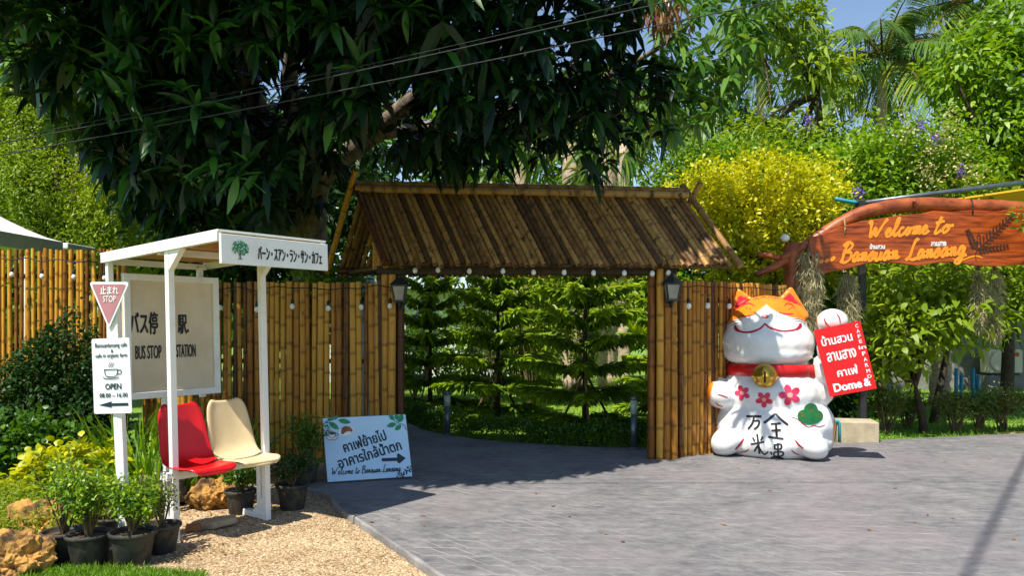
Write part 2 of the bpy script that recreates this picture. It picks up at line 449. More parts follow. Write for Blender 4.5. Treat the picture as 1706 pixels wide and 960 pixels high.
# exposed aggregate verge, tan
m, nt, b = nt_new('tan_gravel')
v1 = tex(nt, 'ShaderNodeTexVoronoi', 55, 'World'); nz = tex(nt, 'ShaderNodeTexNoise', 2.0, 'World', (1, 1, 1), 5)
c1 = ramp(nt, v1.outputs['Color'], [(0.1, (0.20, 0.125, 0.06)), (0.4, (0.44, 0.31, 0.17)), (0.75, (0.56, 0.42, 0.25)), (1.0, (0.66, 0.55, 0.38))])
c2 = ramp(nt, nz.outputs[0], [(0.3, (0.62, 0.55, 0.48)), (0.6, (1, 1, 1))])
dd = ramp(nt, v1.outputs['Distance'], [(0.0, (1, 1, 1)), (0.55, (0.95, .95, .95)), (0.9, (0.45, 0.4, 0.35))])
c = mix(nt, 1.0, mix(nt, 1.0, c1.outputs[0], c2.outputs[0], 'MULTIPLY'), dd.outputs[0], 'MULTIPLY')
nt.links.new(c, b.inputs['Base Color']); b.inputs['Roughness'].default_value = 0.9
bn = nt.nodes.new('ShaderNodeBump'); bn.invert = True; bn.inputs['Strength'].default_value = 0.8; bn.inputs['Distance'].default_value = 0.012
nt.links.new(v1.outputs['Distance'], bn.inputs['Height']); nt.links.new(bn.outputs[0], b.inputs['Normal'])
M['gravel'] = m
GRAV = -0.06
gp = [(6, -3), (1.25, 1.9), (-0.40, 4.72), (-1.40, 6.42), (-1.68, 7.06), (-2.05, 7.4), (-2.1, 8.9), (-2.75, 8.9), (-2.8, 7.4), (-2.95, 6.6), (-3.0, 6.0), (-2.75, 5.3), (-2.55, 4.9), (-1.7, 4.82), (-1.65, 4.5), (-3, 3), (-6, -3)]
g = MB().add([(x, y, GRAV) for x, y in gp], [tuple(range(len(gp)))]).build('gravel_verge', M['gravel'])
tag(g, 'tan pebbly gravel verge beside the grey paved drive', 'verge', kind='structure')
# loose pebbles on it
rng = np.random.default_rng(5)
def inside(poly, P):
    x, y = P[:, 0], P[:, 1]; r = np.zeros(len(P), bool); n = len(poly)
    for i in range(n):
        x1, y1 = poly[i]; x2, y2 = poly[(i+1) % n]
        if y1 == y2: continue
        cnd = ((y1 > y) != (y2 > y)) & (x < (x2-x1) * (y-y1) / (y2-y1) + x1)
        r ^= cnd
    return r
pp = np.stack([rng.uniform(-3.0, -0.3, 16000), rng.uniform(4.5, 7.6, 16000)], 1)
pp = pp[inside(gp, pp)][:7000]
n = len(pp)
oc = np.array([[1,0,0],[0,1,0],[-1,0,0],[0,-1,0],[0,0,.7],[.7,.7,.35],[-.7,.7,.3],[-.7,-.7,.35],[.7,-.7,.3]], float)
s = rng.uniform(0.003, 0.0085, n)
vv = oc[None] * s[:, None, None] * rng.uniform(.7, 1.3, (n, 9, 1)); vv[:, :, :2] += pp[:, None, :]; vv[:, :, 2] += GRAV
ff = np.array([[0,5,4],[5,1,4],[1,6,4],[6,2,4],[2,7,4],[7,3,4],[3,8,4],[8,0,4]])
me = bpy.data.meshes.new('pebbles')
me.from_pydata(vv.reshape(-1, 3).tolist(), [], (np.arange(n)[:, None, None] * 9 + ff[None]).reshape(-1, 3).tolist())
a = me.attributes.new('rnd', 'FLOAT', 'POINT'); a.data.foreach_set('value', np.repeat(rng.random(n), 9).astype(np.float32))
m, nt, b = nt_new('pebble'); an = nt.nodes.new('ShaderNodeAttribute'); an.attribute_name = 'rnd'
nt.links.new(ramp(nt, an.outputs['Fac'], [(0, (0.16, 0.10, 0.05)), (0.4, (0.46, 0.32, 0.17)), (1, (0.68, 0.56, 0.38))]).outputs[0], b.inputs['Base Color']); b.inputs['Roughness'].default_value = 0.85
o = obj('gravel_pebbles', me, m); tag(o, 'loose tan pebbles scattered over the gravel verge', 'pebbles', kind='stuff')

# stamped concrete drive
def drive_mat(name, lo, hi, warm, pale=None):
    m, nt, b = nt_new(name)
    t1 = tex(nt, 'ShaderNodeTexNoise', 1.8, 'World', (0.8, 1.1, 1), 8, 0.75)
    t2 = tex(nt, 'ShaderNodeTexNoise', 11, 'World', (0.6, 1.0, 1), 7, 0.75)
    t3 = tex(nt, 'ShaderNodeTexNoise', 0.55, 'World', (1, 1, 1), 3)
    a = ramp(nt, t1.outputs[0], [(0.3, lo), (0.5, tuple((x+y)/2 for x, y in zip(lo, hi))), (0.72, hi)])
    s = ramp(nt, t2.outputs[0], [(0.32, (0.55, 0.55, 0.57)), (0.5, (0.95, 0.95, 0.95)), (0.7, (1.35, 1.32, 1.3))])
    c = mix(nt, 1.0, a.outputs[0], s.outputs[0], 'MULTIPLY')
    w = ramp(nt, t3.outputs[0], [(0.45, (0, 0, 0)), (0.68, (0.5, 0.5, 0.5))])
    c = mix(nt, w.outputs[0], c, warm)
    if pale:
        t4 = tex(nt, 'ShaderNodeTexNoise', 1.3, 'World', (1, 1, 1), 4, 0.6)
        c = mix(nt, ramp(nt, t4.outputs[0], [(0.44, (0, 0, 0)), (0.62, (0.8, 0.8, 0.8))]).outputs[0], c, pale)
    nt.links.new(c, b.inputs['Base Color']); b.inputs['Roughness'].default_value = 0.62
    bn = nt.nodes.new('ShaderNodeBump'); bn.inputs['Strength'].default_value = 0.5; bn.inputs['Distance'].default_value = 0.008
    nt.links.new(t2.outputs[0], bn.inputs['Height']); nt.links.new(bn.outputs[0], b.inputs['Normal'])
    return m
M['paver'] = drive_mat('slate_paver', (0.11, 0.11, 0.118), (0.23, 0.222, 0.225), (0.22, 0.182, 0.195))
M['drive'] = drive_mat('pale_joint', (0.105, 0.105, 0.112), (0.25, 0.242, 0.242), (0.24, 0.20, 0.21), (0.34, 0.33, 0.315))
drive_poly = [(9, 1.0), (1.8, 1.0), (-0.415, 4.70), (-0.8, 5.36), (-1.13, 5.93), (-1.415, 6.40), (-1.58, 6.75), (-1.69, 7.04), (-2.05, 7.38), (-2.1, 9.1), (-2.15, 11.2), (-3.6, 12.4), (-5.5, 13.0), (-5.5, 14.4), (-3.2, 13.7), (-1.9, 12.6), (-1.55, 11.9), (-1.3, 11.3), (-0.96, 10.84), (-0.48, 10.33), (0.72, 9.77), (1.69, 9.60), (2.3, 9.55), (3.4, 10.25), (4.05, 10.3), (4.35, 10.0), (5.25, 10.39), (7.26, 10.9), (14, 11.6), (14, 1.0)]
SLAB = -0.0022
rr = random.Random(3)
dp = []
for i, (x, y) in enumerate(drive_poly):          # the verge edge is chipped and uneven
    x2, y2 = drive_poly[(i+1) % len(drive_poly)]
    dp.append((x, y))
    if 2 <= i < 8:
        k = 7
        for j in range(1, k):
            f = j / k; dp.append((x + (x2-x)*f + rr.uniform(-.012, .012), y + (y2-y)*f + rr.uniform(-.012, .012)))
drv = MB().prism(dp, -0.16, SLAB).build('drive', M['drive'], bevel=0.012)
tag(drv, 'grey stamped concrete drive with a raised worn edge', 'drive', kind='structure')
# stamped pavers: rows across, cross joints slanted
rowv = Vector((1.0, -0.055)); crv = Vector((-0.26, 0.215))
PW, gapj = 0.185, 0.0095
e1 = np.array([rowv.x * PW, rowv.y * PW]); e2 = np.array([crv.x * 0.62, crv.y * 0.9])
cells = []
for j in range(-5, 60):
    for i in range(-60, 90):
        o2 = np.array([0.0, 4.0]) + e2 * j + e1 * (i + (0.5 if j % 2 else 0))
        cells.append(o2)
cells = np.array(cells)
ok = np.ones(len(cells), bool)
cor = [np.zeros(2), e1, e1 + e2, e2]
mar = 0.012
for c0 in cor:
    for dx, dy in ((mar, 0), (-mar, 0), (0, mar), (0, -mar)):
        ok &= inside(drive_poly, cells + c0 + np.array([dx, dy]))
part_in = np.zeros(len(cells), bool)
for c0 in cor: part_in |= inside(drive_poly, cells + c0)
part = cells[part_in & ~ok & (cells[:, 1] < 11) & (cells[:, 0] < 8)]
cells = cells[ok]
# pavers cut by the drive's edge
cutv, cutf = [], []
def clip_half(pl_, p, nrm_, off):
    out = []
    for i in range(len(pl_)):
        a_, b_ = pl_[i], pl_[(i+1) % len(pl_)]
        da, db = (a_ - p) @ nrm_ - off, (b_ - p) @ nrm_ - off
        if da >= 0: out.append(a_)
        if (da >= 0) != (db >= 0): out.append(a_ + (b_ - a_) * (da / (da - db)))
    return out
for c_ in part:
    if c_[1] < 4.2: continue
    ctr = (e1 + e2) / 2
    pl_ = [c_ + c0 + (ctr - c0) / np.linalg.norm(ctr - c0) * gapj for c0 in cor]
    for i in range(len(drive_poly)):
        p_, q_ = np.array(drive_poly[i]), np.array(drive_poly[(i+1) % len(drive_poly)])
        dv_ = q_ - p_; ln_ = np.linalg.norm(dv_); t_ = np.clip(((c_ + ctr - p_) @ dv_) / ln_ ** 2, 0, 1)
        if np.linalg.norm(c_ + ctr - p_ - dv_ * t_) < .22 and pl_:
            nr_ = np.array([dv_[1], -dv_[0]]) / ln_      # the drive's outline runs clockwise
            pl_ = clip_half(pl_, p_, nr_, .022)
    if len(pl_) >= 3:
        b0_ = len(cutv); cutv += [(q[0], q[1], -0.0003) for q in pl_]; cutf.append(tuple(range(b0_, b0_ + len(pl_))))
scr = 853 + FOC * (cells[:, 0] + 0.08) / cells[:, 1]
sy = HOR + FOC * CAM_H / cells[:, 1]
vis = (scr > -60) & (scr < 1780) & (cells[:, 1] < 11.5) & (sy < 1010)
cells = cells[vis]; cells = cells[np.argsort(cells[:, 1])]
def paver_verts(inset, bev):
    cen = (e1 + e2) / 2
    out = []
    for z, k in ((SLAB - 0.004, inset), (-0.001, inset), (0.0, inset + bev)):
        for c0 in cor:
            d = cen - c0; d = d / np.linalg.norm(d)
            q = c0 + d * k - cen
            out.append((q[0], q[1], z))
    return np.array(out)
pv = paver_verts(gapj, 0.004)
pf = [(8, 9, 10, 11)] + [(4+i, 4+(i+1) % 4, 8+(i+1) % 4, 8+i) for i in range(4)] + [(i, (i+1) % 4, 4+(i+1) % 4, 4+i) for i in range(4)]
pme = bpy.data.meshes.new('paver'); pme.from_pydata(pv.tolist(), [], pf); pme.materials.append(M['paver'])
cen = (e1 + e2) / 2
inframe = (853 + FOC * (cells[:, 0] + cen[0]) / (cells[:, 1] + cen[1]) > 0) & (853 + FOC * (cells[:, 0] + cen[0]) / (cells[:, 1] + cen[1]) < 1706) & (HOR + FOC * CAM_H / (cells[:, 1] + cen[1]) < 960)
near = np.where(inframe)[0][:300]; rest = np.setdiff1d(np.arange(len(cells)), near)
for i in near:
    o = bpy.data.objects.new('paver', pme); C.objects.link(o); o.parent = drv
    o.location = (cells[i][0] + cen[0], cells[i][1] + cen[1], rr.uniform(-0.0005, 0.0005))
    o.rotation_euler = (rr.uniform(-.002, .002), rr.uniform(-.002, .002), 0)
k = len(rest)
allv = pv[None] + np.concatenate([cells[rest] + cen, np.random.default_rng(1).uniform(-0.0012, 0.0012, (k, 1))], 1)[:, None, :]
me = bpy.data.meshes.new('pavers')
me.from_pydata(allv.reshape(-1, 3).tolist(), [], [tuple(q + 12 * i for q in f) for i in range(k) for f in pf])
o = obj('paver_field', me, M['paver'], drv); o['kind'] = 'stuff'
me = bpy.data.meshes.new('cut_pavers'); me.from_pydata(cutv, [], cutf); o = obj('cut_paver_field', me, M['paver'], drv); o['kind'] = 'stuff'

# bare earth strip along the drive's far edge and garden soil
ep = [(4.4, 10.05), (5.25, 10.42), (7.26, 10.93), (13.5, 11.62), (13.5, 12.1), (7.3, 11.35), (6.6, 11.0), (5.2, 10.62), (4.4, 10.3)]
e = MB().add([(x, y, GZ + 0.02) for x, y in ep], [tuple(range(len(ep)))]).build('earth_strip', pmat('earth', (0.30, 0.20, 0.11), (0.18, 0.12, 0.06), 8, 0.95, 0.5, 40))
tag(e, 'bare brown earth strip along the far edge of the drive', 'earth', kind='structure')
bp = [(-2.76, 8.9), (-2.81, 7.4), (-2.96, 6.6), (-3.01, 6.0), (-2.76, 5.3), (-2.56, 4.9), (-3.1, 4.6), (-9, 4.6), (-9, 9.2), (-2.76, 9.2)]
e = MB().add([(x, y, GZ + 0.015) for x, y in bp], [tuple(reversed(range(len(bp))))]).build('planting_bed', M['soil'])
tag(e, 'dark soil of the planting bed behind the bus stop', 'soil', kind='structure')

# ------------------------------------------------------------------ bamboo
def bamboo_mesh(seed, nodes, bend=0.0, sides=8):
    """unit pole: length 1 along z, radius about 1 in x and y"""
    r = random.Random(seed)
    zs = []; z = r.uniform(0.02, 1.0 / nodes * 0.7)
    while z < 0.985:
        zs.append(z); z += (1.0 / nodes) * r.uniform(0.8, 1.2)
    prof = [(0.0, 1.0, 0.0)]
    dz = 0.012
    for z in zs:
        if z - dz > prof[-1][0]:
            prof += [(z - dz, 0.98, 0.0), (z - dz * 0.25, 1.09, 0.9), (z + dz * 0.25, 1.08, 1.0), (z + dz, 0.97, 0.15)]
    prof.append((1.0, 0.96, 0.0))
    vs, fs, ring = [], [], []
    ph = r.random() * 6.28
    for z, rad, g in prof:
        ox = bend * math.sin(z * 3.0 + ph) ; oy = bend * math.cos(z * 2.3 + ph)
        for k in range(sides):
            a = 2 * math.pi * k / sides
            vs.append((rad * math.cos(a) + ox, rad * math.sin(a) + oy, z)); ring.append(g)
    n = len(prof)
    for i in range(n - 1):
        for k in range(sides):
            k2 = (k + 1) % sides
            fs.append((i*sides+k, i*sides+k2, (i+1)*sides+k2, (i+1)*sides+k))
    fs.append(tuple(reversed(range(sides))))
    # hollow cut end: a rim and a recessed dark cup
    top = (n-1) * sides; b0 = len(vs)
    for z, rad, g in ((1.0, 0.7, 0.0), (0.985, 0.66, 1.0)):
        for k in range(sides):
            a = 2 * math.pi * k / sides; vs.append((rad * math.cos(a), rad * math.sin(a), z)); ring.append(g)
    for k in range(sides):
        k2 = (k + 1) % sides
        fs.append((top+k, top+k2, b0+k2, b0+k)); fs.append((b0+k, b0+k2, b0+sides+k2, b0+sides+k))
    fs.append(tuple(range(b0+sides, b0+2*sides)))
    me = bpy.data.meshes.new('bamboo_pole'); me.from_pydata(vs, [], fs)
    me.polygons.foreach_set('use_smooth', [len(p.vertices) == 4 for p in me.polygons])
    a = me.attributes.new('ring', 'FLOAT', 'POINT'); a.data.foreach_set('value', ring)
    return me

def bank(mat, nodes, k, seed, bend=0.12):
    out = []
    for i in range(k):
        me = bamboo_mesh(seed + i, nodes, bend); me.materials.append(mat); out.append(me)
    return out

BK = {'fence': bank(M['bamboo'], 7, 7, 10), 'tall': bank(M['bamboo_warm'], 8, 6, 30), 'roof': bank(M['bamboo_roof'], 4, 7, 50),
      'ridge': bank(M['bamboo_roof'], 13, 3, 70), 'dark': bank(M['bamboo_dark'], 8, 3, 80), 'trim': bank(M['bamboo'], 5, 3, 90)}

def pole(name, bank_, p, q, r, parent, rr):
    """one bamboo pole from p to q (world points) under a thing that stands unrotated"""
    p, q = Vector(p), Vector(q)
    if parent is not None: p = p - parent.location; q = q - parent.location
    o = bpy.data.objects.new(name, rr.choice(bank_)); C.objects.link(o); o.parent = parent
    d = q - p
    rot = d.to_track_quat('Z', 'Y').to_matrix() @ Matrix.Rotation(rr.random() * 6.28, 3, 'Z')
    o.matrix_basis = Matrix.Translation(p) @ rot.to_4x4() @ Matrix.Diagonal((r, r, d.length, 1))
    return o

def fence(name, label, line, h, rmin, rmax, bk, seed, jit=0.02, gap=0.004, railz=(0.35, 1.1, 1.85), hj=0.012, group=None):
    rr = random.Random(seed)
    pts = [Vector((x, y, 0)) for x, y in line]
    root = thing(name, label, 'fence', pts[0], 0, group)
    tot = sum((b - a).length for a, b in zip(pts, pts[1:]))
    def on(s):
        for a, b in zip(pts, pts[1:]):
            l = (b - a).length
            if s <= l: return a.lerp(b, s / l), (b - a).normalized()
            s -= l
        return pts[-1], (pts[-1] - pts[-2]).normalized()
    s = 0
    while s < tot:
        r = rr.uniform(rmin, rmax); s += r
        p, d = on(s); nn = Vector((d.y, -d.x, 0))
        p = p + nn * rr.uniform(-.006, .006)
        top = p + Vector((rr.uniform(-jit, jit) * d.x, rr.uniform(-jit, jit) * 0.5, h + rr.uniform(-hj, hj)))
        pole('bamboo_pole', bk, p + Vector((0, 0, -0.08)), top, r, root, rr)
        s += r + rr.uniform(0, gap * 2)
    for z in railz:
        for a, b in zip(pts, pts[1:]):
            d = (b - a).normalized(); nn = Vector((-d.y, d.x, 0)) * (rmax * 1.75 + 0.015)
            pole('rail', BK['dark'], a + nn + Vector((0, 0, z)), b + nn + Vector((0, 0, z)), 0.03, root, rr)
    return root

FY = 9.25
fence('bamboo_fence', 'thick golden bamboo fence between the bus stop and the gate', [(-4.45, FY), (-1.56, FY - 0.02)], 2.05, 0.027, 0.043, BK['fence'], 4, 0.02, 0.003)
fence('bamboo_fence', 'tall thin-pole bamboo fence with gaps behind the dark bush', [(-7.6, 8.75), (-4.42, 8.8)], 2.40, 0.018, 0.025, BK['tall'], 5, 0.025, 0.006, (0.4, 1.3, 2.1), 0.02)
fence('bamboo_fence', 'bamboo fence running behind the big cat statue', [(1.93, 8.93), (2.5, 9.3), (3.62, 10.2)], 2.06, 0.027, 0.036, BK['fence'], 6, 0.012)

# ------------------------------------------------------------------ gate
RL, RR_ = Vector((-1.878, 9.50, 3.198)), Vector((2.085, 9.30, 3.076))
EL, ER = Vector((-1.425, 8.77, 2.235)), Vector((2.47, 8.57, 2.20))
BL, BR = RL * 2 - EL, RR_ * 2 - ER
BL.z, BR.z = EL.z, ER.z
gate = thing('bamboo_gate', 'roofed bamboo gateway with a pitched bamboo pole roof over the drive', 'gate', (0.1, 9.2, 0))
rr = random.Random(11)
def roof_slope(a0, a1, b0, b1, n, push):
    for i in range(n):
        f = (i + 0.5) / n
        p = a0.lerp(a1, f); q = b0.lerp(b1, f)
        d = (q - p).normalized()
        off = Vector((rr.uniform(-.004, .004), rr.uniform(-.006, .006), rr.uniform(-.006, .008))) + push
        pole('roof_pole', BK['roof'], p + off, q + off + d * rr.uniform(-0.015, 0.035), 0.0325 * rr.uniform(0.9, 1.12), gate, rr)
roof_slope(RL, RR_, EL, ER, 60, Vector((0, 0, 0)))
roof_slope(RL, RR_, BL, BR, 60, Vector((0, 0.03, -0.02)))
# ridge caps and crossed bargeboards
ux = (RR_ - RL).normalized()
pole('ridge_pole', BK['ridge'], RL - ux * 0.04 + Vector((0, -0.05, 0.02)), RR_ + ux * 0.04 + Vector((0, -0.05, 0.02)), 0.045, gate, rr)
pole('ridge_pole', BK['ridge'], RL - ux * 0.02 + Vector((0, 0.0, 0.085)), RR_ + ux * 0.02 + Vector((0, 0.0, 0.085)), 0.042, gate, rr)
pole('ridge_pole', BK['ridge'], RL - ux * 0.04 + Vector((0, 0.07, 0.01)), RR_ + ux * 0.04 + Vector((0, 0.07, 0.01)), 0.042, gate, rr)
for a, f_, b_, s in ((RL, EL, BL, -1), (RR_, ER, BR, 1)):
    up = 0.24 if s < 0 else 0.17
    for e, o_ in ((f_, 0.05), (b_, 0.115)):
        d = (e - a).normalized()
        sh = ux * s * o_ + Vector((0, 0, 0.045))
        pole('barge_pole', BK['trim'] if s < 0 else BK['roof'], e + d * 0.07 + sh, a - d * up + sh, 0.038, gate, rr)
# purlins and tie beams under the roof
for a, b2 in ((EL.lerp(RL, 0.10), ER.lerp(RR_, 0.10)), (BL.lerp(RL, 0.10), BR.lerp(RR_, 0.10)), (EL.lerp(RL, 0.55), ER.lerp(RR_, 0.55))):
    pole('purlin', BK['dark'], a + Vector((0, 0, -0.075)), b2 + Vector((0, 0, -0.075)), 0.04, gate, rr)
PLX, PRX = -1.40, 1.665
PLY, PRY = 9.17, 8.83
lint = MB().beam((PLX - 0.2 - gate.location.x, PLY - 0.02 - gate.location.y, 2.19), (PRX + 0.22 - gate.location.x, PRY - 0.02 - gate.location.y, 2.17), 0.12, 0.10)
lint.build('lintel', M['bark_dark'], gate, bevel=0.01)
# posts: bundles of poles
for k, (dx, dy, r) in enumerate(((-0.115, 0.0, 0.046), (-0.025, -0.03, 0.048), (0.075, 0.0, 0.047))):
    pole('post_pole', BK['fence'], (PLX + dx, PLY + dy, -0.05), (PLX + dx, PLY + dy, 2.2 if k != 2 else 2.16), r, gate, rr)
pole('post_pole', BK['dark'], (PLX + 0.02, PLY + 0.09, -0.05), (PLX + 0.02, PLY + 0.09, 2.3), 0.05, gate, rr)
for k, (dx, dy, r) in enumerate(((-0.06, -0.02, 0.040), (0.022, -0.05, 0.044), (0.11, -0.03, 0.045), (0.195, 0.0, 0.043), (-0.06, 0.07, 0.04), (0.02, 0.08, 0.05))):
    pole('post_pole', BK['fence'] if k not in (5,) else BK['dark'], (PRX + dx, PRY + dy, -0.05), (PRX + dx, PRY + dy, 2.16 + 0.02 * k), r, gate, rr)
for x, y in ((PLX - 0.3, PLY + 0.75), (PRX + 0.22, PRY + 0.9)):
    pole('post_pole', BK['dark'], (x, y, -0.05), (x, y, 2.25), 0.055, gate, rr)
# slatted gable infill
for k in range(6):
    f = 0.16 + 0.05 * k
    p = EL.lerp(BL, f) + ux * 0.12
    pole('gable_slat', BK['trim'], p + Vector((0, 0, -0.02)), p + Vector((0, 0, 0.12 + 0.055 * k)), 0.024, gate, rr)
pole('gable_tie', BK['dark'], EL.lerp(BL, 0.03) + ux * 0.16 + Vector((0, 0, 0.0)), EL.lerp(BL, 0.97) + ux * 0.16, 0.04, gate, rr)

# ------------------------------------------------------------------ festoon bulbs and lanterns
def bulb_mesh():
    return MB().lathe([(0.0001, -0.062), (0.012, -0.060), (0.022, -0.050), (0.0265, -0.036), (0.024, -0.020), (0.016, -0.006), (0.013, 0.0)], 12).mesh('bulb', True)
bulb_me = bulb_mesh(); bulb_me.materials.append(M['bulb'])
sock_me = MB().lathe([(0.014, -0.004), (0.016, 0.0), (0.016, 0.035), (0.011, 0.045), (0.004, 0.05)], 10).mesh('socket', True); sock_me.materials.append(M['wire'])

def festoon(label, bulbs, ends, top_off=0.11, s=1.0, seed=1):
    rr = random.Random(seed)
    bs = [Vector(b) for b in bulbs]
    root = thing('string_light', label, 'string light', bs[0])
    pts = [Vector(ends[0])]
    for i, b in enumerate(bs):
        if i: pts.append(bs[i-1].lerp(b, 0.5) + Vector((0, 0, top_off + rr.uniform(-.005, .02))))
        pts.append(b + Vector((0, 0, top_off - 0.015)))
    pts.append(Vector(ends[1]))
    MB().tube([p - root.location for p in catmull(pts, 4)], 0.006, 5).build('cable', M['wire'], root, True)
    for b in bs:
        MB().tube([b - root.location + Vector((0, 0, 0.04)), b - root.location + Vector((0, 0, top_off - 0.01))], 0.004, 5).build('drop_cable', M['wire'], root)
        o = bpy.data.objects.new('bulb', bulb_me); C.objects.link(o); o.parent = root; o.location = b - root.location; o.scale = (s, s, s)
        o.rotation_euler = (rr.uniform(-.08, .08), rr.uniform(-.08, .08), 0)
        k = bpy.data.objects.new('socket', sock_me); C.objects.link(k); k.parent = o
festoon('string of white bulbs along the tall thin-pole fence', [at(x, y, 8.62) for x, y in ((-35, 450), (20, 453), (70, 456), (123, 457), (174, 459))], (at(-90, 430, 8.6), at(215, 432, 8.6)), 0.15, 1.0, 1)
festoon('string of white bulbs along the fence by the bus stop', [at(x, y, 9.06) for x, y in ((366, 508), (428, 511), (487, 506), (547, 509), (602, 507), (650, 505))], (at(330, 478, 9.1), at(672, 478, 8.98)), 0.2, 1.15, 2)
festoon('string of white bulbs hanging under the gate roof', [at(x, y, 8.92 - 0.25 * (x - 690) / 430) for x, y in ((692, 446), (730, 445), (782, 447), (838, 447), (889, 449), (940, 449), (989, 450), (1040, 450), (1087, 451), (1114, 450))], (at(668, 440, 8.95), at(1135, 442, 8.66)), 0.085, 1.1, 3)
festoon('string of white bulbs along the fence behind the cat statue', [Vector((2.02, 8.80, 1.79)), Vector((2.30, 9.02, 1.80)), Vector((2.62, 9.26, 1.80)), Vector((3.36, 9.86, 1.80))], ((1.9, 8.72, 1.98), (3.6, 10.05, 2.02)), 0.2, 1.15, 4)

def lantern(label, p):
    root = thing('wall_lantern', label, 'lantern', p)
    MB().box((0, 0.085, 0), (0.09, 0.02, 0.22)).build('back_plate', M['dark_metal'], root, bevel=0.004)
    MB().tube(catmull([(0, 0.08, -0.06), (0, 0.02, -0.15), (0, -0.06, -0.13), (0, -0.06, -0.085)], 4), 0.011, 6).build('bracket', M['dark_metal'], root, True)
    g = MB(); w0, w1, z0, z1 = 0.052, 0.078, -0.06, 0.10
    g.add([(-w0, -0.06-w0, z0), (w0, -0.06-w0, z0), (w0, -0.06+w0, z0), (-w0, -0.06+w0, z0), (-w1, -0.06-w1, z1), (w1, -0.06-w1, z1), (w1, -0.06+w1, z1), (-w1, -0.06+w1, z1)], [(0,1,5,4),(1,2,6,5),(2,3,7,6),(3,0,4,7),(3,2,1,0)])
    g.build('glass', M['lantern_glass'], root)
    f = MB()
    for a, b_ in ((-1,-1),(1,-1),(1,1),(-1,1)):
        f.beam((a*w0, -0.06+b_*w0, z0-0.01), (a*w1, -0.06+b_*w1, z1+0.005), 0.013, 0.013)
    f.box((0, -0.06, z0-0.012), (0.13, 0.13, 0.022)); f.box((0, -0.06, z1+0.008), (0.185, 0.185, 0.018))
    fr = f.build('cage', M['dark_metal'], root); fr['kind'] = 'stuff'
    MB().lathe([(0.125, 0.017), (0.10, 0.04), (0.05, 0.085), (0.028, 0.10), (0.02, 0.125), (0.006, 0.15)], 4, (0, -0.06, z1)).build('cap', M['dark_metal'], root)
    return root
lantern('black coach lantern on the gate post by the leaning blue sign', at(667, 492, 9.0))
lantern('black coach lantern on the gate post by the cat statue', at(1118, 490, 8.68))

# ------------------------------------------------------------------ lettering
_tc = {}
def text_me(body, size, bold=0.0, align='LEFT', extr=0.0008, spacing=1.0):
    c = bpy.data.curves.new('t', 'FONT'); c.body = body; c.size = size; c.align_x = align; c.align_y = 'CENTER'
    c.offset = bold; c.extrude = extr; c.space_character = spacing; c.resolution_u = 3
    o = bpy.data.objects.new('t', c); C.objects.link(o)
    bpy.context.view_layer.update()
    me = bpy.data.meshes.new_from_object(o.evaluated_get(bpy.context.evaluated_depsgraph_get()))
    bpy.data.objects.remove(o); bpy.data.curves.remove(c)
    me.materials.clear()
    return me

def letters(parent, body, w, h, x, y, m, bold=0.0, rot=0.0, face=None, z=0.003, spacing=1.0):
    """lettering fitted into a box w by h centred on x, y of the sign's face (face: matrix of the sign plane)"""
    me = text_me(body, 1.0, 0.0, 'LEFT', 0.0, spacing)
    co = np.zeros(len(me.vertices) * 3); me.vertices.foreach_get('co', co); co = co.reshape(-1, 3)
    mn, mx = co.min(0), co.max(0)
    sx = w / max(mx[0]-mn[0], 1e-6); sy = h / max(mx[1]-mn[1], 1e-6)
    p = (co[:, :2] - (mn[:2] + mx[:2]) / 2) * [sx, sy]
    cr, sr = math.cos(rot), math.sin(rot)
    q = np.stack([p[:, 0]*cr - p[:, 1]*sr + x, p[:, 0]*sr + p[:, 1]*cr + y, np.full(len(p), z)], 1)
    if face is not None:
        q = np.array([face @ Vector(v) for v in q])
    # heavier pen: the same outline laid over itself, shifted by the pen's half width
    fs = [tuple(p_.vertices) for p_ in me.polygons]; nq = len(q)
    ax_ = (face.to_3x3() @ Vector((1, 0, 0)), face.to_3x3() @ Vector((0, 1, 0)), face.to_3x3() @ Vector((0, 0, 1)))
    bw = bold * 0.8 * (sx + sy) / 2
    V, Fc = [], []
    for k_ in range(7 if bold else 1):
        a_ = k_ * math.pi / 3; r_ = bw if k_ else 0
        off_ = ax_[0] * (math.cos(a_) * r_) + ax_[1] * (math.sin(a_) * r_) + ax_[2] * (0.00025 * k_)
        V.append(q + np.array(off_)); Fc += [tuple(i + k_ * nq for i in f_) for f_ in fs]
    me = bpy.data.meshes.new('lettering'); me.from_pydata(np.concatenate(V).tolist(), [], Fc)
    o = obj('lettering', me, m, parent); o['kind'] = 'stuff'
    return o

def ribbon(pts, w, taper=0.0, n=5, closed=False):
    """flat brush stroke in 2-D: left and right edges"""
    p = catmull([(x, y, 0) for x, y in pts], n) if len(pts) > 2 else [Vector((pts[0][0], pts[0][1], 0)).lerp(Vector((pts[1][0], pts[1][1], 0)), i / 6) for i in range(7)]
    Lp, Rp = [], []
    for i, q in enumerate(p):
        d = (p[min(i+1, len(p)-1)] - p[max(i-1, 0)]).normalized(); s = Vector((-d.y, d.x, 0))
        f = i / (len(p) - 1); ww = w(f) / 2 if callable(w) else w / 2 * (1 - taper * abs(2*f - 1) ** 2)
        Lp.append(q + s * ww); Rp.append(q - s * ww)
    return Lp, Rp

